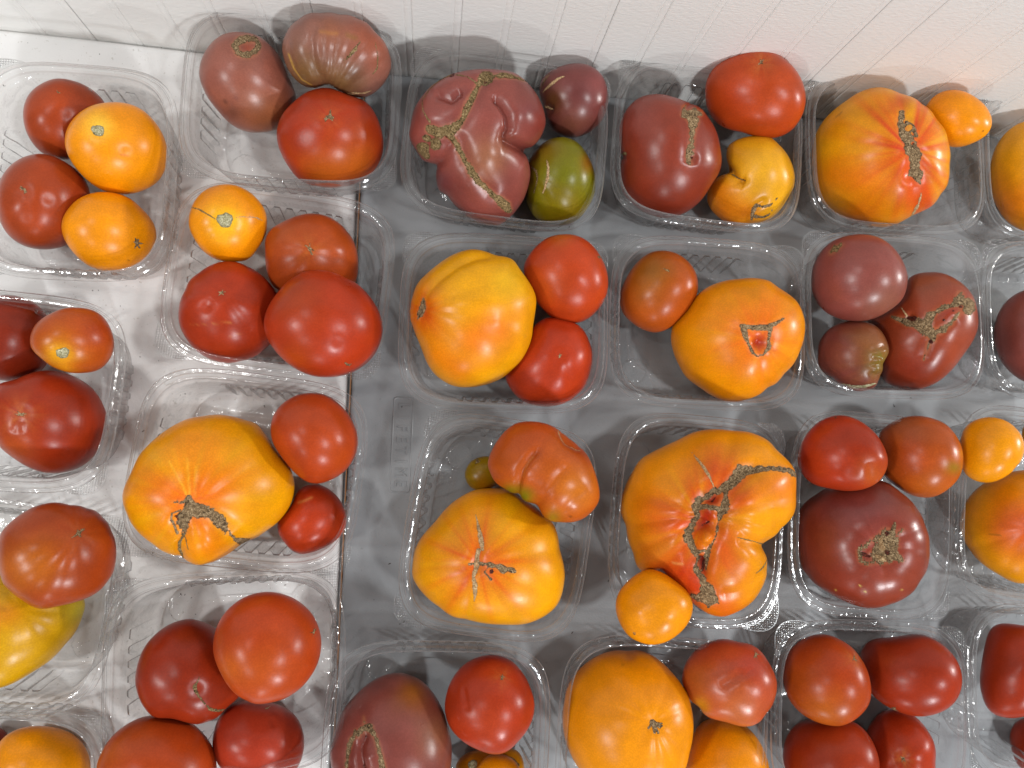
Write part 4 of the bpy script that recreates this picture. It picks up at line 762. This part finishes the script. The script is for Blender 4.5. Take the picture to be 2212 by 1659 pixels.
tomato('broad dark tomato with a torn woody scar in a dimple', 'r23 240,1260 260,1120 320,1020 400,960 500,900 640,850 800,830 950,830 1050,860 1150,930 1230,1000 1310,1110 1365,1220 1398,1370 1403,1470 1375,1600 1340,1665 r33 1310,50 1260,130 1150,212 1020,262 930,276 800,266 660,222 520,142 400,62 330,-20 r23 290,1590 255,1450 240,1340',
       (150, 48, 44), k=.80, N=56, mat=GLOSSY, ribs=('r23 980,1410', 7, .025, 480), dents=[('r23 980,1420', 190, .13), ('r23 850,1490', 50, .05)], blobs=[('r23 600,1100 900,1100', 170, (130, 52, 52), .7), ('r23 980,1400', 200, (164, 44, 48), .6), ('r33 700,80', 220, (160, 46, 44), .6), ('r23 1000,950', 110, (104, 46, 42), .4)], streak=('r23 980,1420', 260, (168, 62, 60), .4),
       cork=[('cork_scar', CORK, [('r23 1030,1290 1060,1340 1040,1420 990,1480', [50, 70, 76, 80]), ('r23 900,1350 960,1330 1030,1300', [16, 26, 40]), ('r23 1060,1480 1110,1490 1160,1520', [60, 40, 14]), ('r23 900,1480 960,1520 1040,1520', [20, 40, 30]), ('r23 790,1440 850,1390 920,1350', [10, 10, 18]), ('r23 785,1450 800,1530 860,1555 950,1530', [14, 13, 12, 20]), ('r23 1090,1220 1080,1280', [3, 12]), ('r23 1160,1260 1100,1300', [5, 22]), ('r23 1140,1410 1100,1420', [4, 20])], 1.0, .55),
             ('cork_flake', TAN, [('r23 990,1340 1000,1420', [20, 34])], 2.4, .6), ('cork_flake', TAN, [('r23 940,1490 1000,1520', [16, 26])], 2.2, .6), ('pit', PIT, [('r23 1045,1460', 26)], 1.6, .2), ('pit', PIT, [('r23 810,1470 880,1500', [20, 14])], .3, .3), ('pit', PIT, [('r23 1030,1290', 22)], 1.6, .4)],
       paint=[('r33 798,72', 8, (236, 210, 160), .9), ('r33 838,118', 8, (236, 210, 160), .9), ('r33 590,112', 8, (226, 190, 140), .8), ('r33 1145,108', 7, (236, 200, 150), .8)])
# ---- right edge orange pair
tomato('small bright orange tomato behind the big bicoloured one at the right edge', 'r23 1652,560 1680,420 1740,340 1840,295 1950,288 2060,320 2150,390 2202,470 2214,560 2192,650 2140,730 2050,800 1950,846 1870,852 1780,832 1700,770 1662,680',
       (253, 158, 4), dz=.040, N=30, mottle=.04, creases=[('r23 2110,740 2170,690', 30, .03)])
tomato('big bicoloured tomato cut by the right edge below the bright orange one', 'r23 1655,1200 1680,1080 1740,970 1850,870 2000,795 2160,745 2330,740 2500,800 2620,930 2670,1120 2640,1350 2540,1530 2380,1660 2212,1725 2080,1700 1960,1630 1850,1550 1750,1450 1685,1330',
       (240, 160, 14), k=.82, N=48, blobs=[('r23 2250,1250', 260, (226, 84, 40), .85), ('r23 2120,1250', 120, (232, 104, 50), .6), ('r23 1760,1200', 130, (214, 146, 14), .4)], ribs=('r23 2260,1250', 8, .03, 420), paint=[('r23 1920,1290 2020,1302', 6, (120, 90, 20), .6)])
tomato('sliver of a yellow tomato at the very right edge beside the bright orange one', 'd 2207,945 2212,920 2235,905 2265,915 2275,950 2260,980 2232,985 2213,968', (240, 160, 14), dz=.014, N=18)
# ---- bottom left corner
tomato('orange tomato in the bottom left corner of the photo', 'd -15,1640 0,1600 30,1578 65,1569 100,1569 135,1576 165,1592 187,1620 196,1655 188,1695 160,1725 110,1740 50,1735 5,1710 -12,1680',
       (250, 150, 8), white=1, N=34)
tomato('dark red tomato just showing left of the corner orange one', 'd -70,1640 -60,1600 -30,1573 0,1572 18,1590 20,1625 5,1670 -30,1690 -60,1675', (150, 34, 26), white=1, N=22)
# ---- heap of four reds on the table edge
tomato('dark crimson tomato with a hooked brown crack in the heap of four', 'r30 1168,900 1180,800 1220,670 1280,570 1370,480 1480,410 1620,371 1720,385 1820,425 1900,490 1980,640 2040,800 2080,950 2070,1040 1990,1110 1940,1155 1880,1222 1780,1262 1700,1282 1600,1262 1480,1230 1330,1220 1230,1110 1185,1000',
       (164, 32, 24), white=1, dz=.006, N=44, dents=[('r30 1430,800', 120, .02), ('r30 1690,980', 60, .03)], cork=[('crack', OLIVE, [('r30 1725,830 1710,890 1690,940', [2, 5, 10]), ('r30 1680,950 1690,990 1720,1040 1760,1090 1800,1130', [20, 18, 6, 6, 9]), ('r30 1800,1135 1830,1145 1890,1155 1930,1148', [14, 12, 10, 8])], .4, .45)])
tomato('smooth orange red tomato on top of the heap of four', 'r30 1842,590 1870,450 1920,350 2000,260 2100,190 2212,150 r31 130,138 260,165 370,220 470,310 532,420 562,540 557,660 522,780 460,882 380,972 260,1052 130,1092 0,1107 r30 2150,1082 2050,1032 1960,932 1890,802 1850,690',
       (200, 58, 26), white=1, dz=.034, k=.9, N=42, star=[('r31 490,490', 24)], blobs=[('r31 100,800', 240, (206, 76, 28), .5), ('r30 2000,800', 160, (208, 84, 26), .6)], dents=[('r31 60,640', 100, .02)])
tomato('orange red tomato at the bottom edge of the heap of four', 'd 208,1655 219,1628 234,1600 255,1578 282,1560 314,1547 350,1546 385,1550 415,1563 440,1586 458,1612 467,1645 466,1685 450,1725 410,1755 350,1768 285,1760 235,1735 212,1695',
       (196, 58, 26), white=1, dz=.014, N=40, blobs=[('d 300,1590', 240, (180, 62, 34), .6), ('d 240,1630', 120, (206, 80, 28), .6)])
tomato('cherry red tomato with small skin scuffs at the right of the heap of four', 'd 459,1610 464,1572 476,1545 495,1524 520,1514 555,1516 600,1522 630,1538 648,1562 657,1595 655,1625 645,1655 620,1682 580,1696 535,1694 495,1678 468,1645',
       CRIM, white=1, k=.9, N=36, creases=[('r31 140,1230 150,1310', 26, .03)], cork=[('scuff', PALE, [('r31 60,1160 100,1150 120,1130', [3, 6, 3])], .1, .6)], dents=[('r31 40,1300', 70, .015)])
# ---- bottom, brown with loop
tomato('big brown tomato with a hoop shaped scar at the bottom edge', 'r31 640,1560 670,1400 700,1280 760,1150 850,1040 960,940 1080,870 1200,838 1310,850 1420,900 1530,1010 1610,1150 1652,1280 1682,1400 1690,1530 1675,1680 1630,1850 1530,1980 1380,2060 1180,2090 970,2050 800,1950 690,1800',
       (140, 52, 44), k=.84, N=56, mat=DUSTY, blobs=[('r31 1350,1020', 150, (158, 88, 40), .85), ('r31 1550,1350', 170, (156, 80, 48), .75), ('r31 900,1200', 190, (138, 46, 42), .5), ('r31 900,1550', 150, (138, 40, 44), .6)], creases=[('r31 950,1380 905,1480 915,1600 940,1700', 34, .08), ('r31 840,1400 780,1560 790,1680', 50, .04)], dents=[('r31 950,1380', 30, .05), ('r31 1000,1560', 60, -.03)],
       cork=[('cork_hoop', CORK, [('r31 780,1690 782,1600 800,1500 825,1420 880,1365 950,1320 1000,1325', [12, 12, 16, 18, 16, 30, 26]), ('r31 1000,1330 1040,1400 1060,1470 1085,1550 1100,1640 1110,1720', [24, 16, 18, 16, 26, 20]), ('r31 940,1225 950,1300', [2, 14]), ('r31 870,1340 890,1380', [8, 18])], .8, .55), ('pit', PIT, [('r31 950,1378 935,1400', [10, 8])], .2, .2), ('pit', PIT, [('r31 925,1600 930,1680', [8, 12])], .2, .2)])
tomato('red tomato with a tiny scar above the small orange ones', 'r31 1632,1150 1640,1050 1680,920 1760,800 1850,730 1970,688 2100,688 2212,735 r32 60,800 120,880 170,1000 192,1080 190,1180 155,1290 95,1380 40,1440 0,1485 r31 2150,1528 2050,1542 1930,1505 1820,1450 1720,1365 1655,1265',
       (192, 42, 24), dz=.014, N=38, star=[('r31 2122,880', 20)], streak=('r31 2122,880', 80, (210, 104, 76), .35), creases=[('r31 1800,960 1820,1080 1840,1160', 22, .025)], blobs=[('r31 2050,1250', 180, (206, 62, 44), .4)])
tomato('small orange tomato with a brown stem scar at the bottom, left of its pair', 'd 984,1660 992,1640 1010,1626 1035,1620 1060,1622 1075,1640 1078,1670 1060,1695 1030,1702 1000,1690', (214, 128, 14), N=24, blobs=[('d 1005,1660', 60, (160, 100, 20), .5)], stem=[('r31 1870,1635', 46)])
tomato('small orange tomato at the bottom, nearest of the little pair', 'd 1028,1668 1038,1645 1055,1632 1078,1629 1102,1636 1120,1655 1126,1685 1112,1712 1080,1722 1048,1712 1032,1692', (250, 146, 10), dz=.012, N=26)
tomato('yellowish tomato half hidden behind the little orange pair', 'd 1070,1640 1085,1620 1110,1618 1126,1632 1132,1660 1120,1690 1095,1695 1075,1675', (226, 148, 20), N=22, cork=[('crack', OLIVE, [('r32 -40,1560 10,1580 60,1640', [6, 8, 10])], .4, .3)])
# ---- bottom, big orange and pink red
tomato('big plain orange tomato with a grey star scar in puckered skin', 'r32 438,1220 450,1100 480,960 530,870 600,790 700,710 820,660 950,640 1080,640 1200,680 1310,760 1400,850 1470,950 1532,1060 1557,1160 1566,1280 1557,1420 1530,1560 1480,1700 1380,1830 1230,1910 1050,1935 860,1890 700,1790 570,1650 490,1500 450,1360',
       (250, 150, 8), k=.80, N=56, ribs=('r32 1210,1265', 9, .022, 260), dents=[('r32 1210,1265', 80, .04), ('r32 1000,690', 60, .03)], star=[('r32 1210,1270', 52)], paint=[('r32 958,792', 14, (150, 90, 20), .5)], blobs=[('r32 1150,1500', 200, (252, 160, 40), .4)], mottle=.05)
tomato('pinkish red tomato with a wrinkled middle beside the plain orange one', 'r32 1468,880 1490,780 1540,690 1620,610 1720,560 1840,544 1950,568 2060,590 2150,650 2212,740 r33 45,820 77,920 67,1030 30,1130 -20,1190 r32 2150,1252 2080,1292 1980,1299 1850,1262 1720,1230 1650,1185 1620,1130 1560,1095 1520,1040 1480,960',
       (200, 66, 52), dz=.024, N=44, mat=DUSTY, star=[('r32 2100,685', 22)], blobs=[('r32 2050,780', 170, (196, 44, 42), .8), ('r32 1600,900', 170, (206, 92, 52), .7), ('r32 1640,1120', 70, (206, 150, 40), .8), ('r32 1950,1180', 200, (222, 100, 62), .6)], creases=[('r32 1800,960 1900,900 2000,820', 40, .035), ('r32 1980,880 2080,800', 30, .02)], dents=[('r32 1980,930', 50, -.02), ('r32 1900,1060', 90, -.02)])
tomato('orange tomato at the bottom edge underneath the pinkish red one', 'd 1478,1655 1490,1610 1505,1572 1530,1553 1565,1548 1600,1560 1632,1590 1652,1625 1662,1665 1655,1710 1620,1745 1570,1755 1520,1740 1488,1700', (250, 148, 6), N=36, mottle=.05)
# ---- bottom, four reds
tomato('orange red tomato, upper left of the four in the bottom tray', 'r33 128,880 140,760 180,660 250,580 330,530 430,503 530,510 640,560 730,620 800,710 852,800 883,910 892,1020 872,1110 820,1180 750,1242 650,1292 580,1297 450,1272 340,1222 240,1142 160,1022',
       (194, 58, 24), dz=.018, N=38, star=[('r33 740,720', 20)], streak=('r33 740,720', 80, (216, 120, 70), .4), blobs=[('r33 500,1180', 200, (204, 92, 28), .6), ('r33 280,900', 160, (196, 78, 30), .5), ('r33 680,800', 150, (204, 54, 32), .4)])
tomato('oval red tomato, upper right of the four in the bottom tray', 'r33 800,660 860,570 950,540 1080,530 1200,510 1300,503 1400,530 1500,590 1590,670 1652,770 1678,880 1667,980 1622,1080 1540,1152 1430,1197 1310,1214 1180,1192 1060,1142 960,1080 880,1000 820,880 795,760',
       (176, 38, 22), dz=.010, N=38, star=[('r33 1098,1148', 22)], blobs=[('r33 1000,750', 180, (168, 48, 30), .5), ('r33 1450,1000', 160, (188, 44, 24), .4)])
tomato('dark red tomato, lower left of the four in the bottom tray', 'd 1691,1640 1695,1605 1707,1578 1728,1560 1760,1552 1800,1552 1842,1558 1866,1575 1884,1600 1896,1630 1900,1660 1892,1700 1865,1735 1820,1752 1765,1748 1720,1725 1697,1690',
       (176, 44, 26), dz=.006, N=38, blobs=[('d 1800,1590', 200, (186, 56, 34), .4)])
tomato('red tomato with a puckered star, lower right of the four in the bottom tray', 'd 1868,1590 1885,1556 1908,1536 1945,1530 1980,1550 2005,1578 2018,1605 2022,1640 2016,1690 1990,1730 1945,1745 1900,1730 1872,1690 1860,1640',
       (190, 42, 20), N=36, star=[('r33 1165,1580', 22)], dents=[('r33 1165,1580', 70, .06)], streak=('r33 1165,1580', 70, (216, 130, 90), .5), ribs=('r33 1165,1580', 5, .03, 240))
tomato('large red tomato cut by the right edge in the bottom right corner', 'd 2117,1470 2121,1430 2130,1385 2142,1355 2165,1346 2200,1350 2240,1358 2265,1385 2275,1430 2270,1485 2250,1525 2215,1547 2170,1550 2138,1538 2122,1505',
       (184, 36, 22), dz=.012, N=36, dents=[('r33 2050,720', 80, .02)])
tomato('dark red tomato just showing under the corner red one', 'd 2182,1605 2186,1572 2205,1553 2240,1548 2275,1570 2285,1610 2270,1650 2235,1668 2200,1655', (160, 34, 24), N=24)
# ---- crumbs of dry leaf and soil on the tables, a loose hair
rng = np.random.default_rng(5)
V, F = [], []
spots = [(p, 1) for p in parse('r00 30,738 45,742 860,468 1395,412 1400,320 365,790 240,370 r20 1560,95 1600,85 r30 1562,158 1598,162 1654,188 1690,330 1482,340 r31 252,78 r10 1370,1458 1210,1425 850,850 800,850 1040,985')] + [(p, 0) for p in parse('r23 1085,175 1090,190 r02 2212,1120 r21 1160,858 1580,640 r31 1020,205 1280,395 1300,394 r32 520,490 r11 2120,40 r02 822,676')]
for i in range(70):
    q = (rng.uniform(0, 2212), rng.uniform(120, 1659)); spots.append((np.array(q), 1 if q[0] < 735 else 0))
for p, wh in spots:
    c = at(p[0], p[1], (WZ if wh else 0) + .0001); s = rng.uniform(.0002, .00055) * (1 if len(spots) - 70 > 0 else 1); a = rng.uniform(0, 3.14); st = rng.uniform(1, 3.2)
    k0 = len(V)
    for j in range(6):
        t = j * math.pi / 3; x, y = st * s * math.cos(t) * rng.uniform(.7, 1.2), s * math.sin(t) * rng.uniform(.7, 1.2)
        V.append((c[0] + x * math.cos(a) - y * math.sin(a), c[1] + x * math.sin(a) + y * math.cos(a), c[2]))
    V.append((c[0], c[1], c[2] + s * .7))
    F += [(k0 + j, k0 + (j + 1) % 6, k0 + 6) for j in range(6)]
tag(link('crumbs', mesh_of('crumbs', V, F, DIRT, False)), 'dark specks of dry leaf and soil scattered over the table tops', 'crumbs', None, 'stuff')
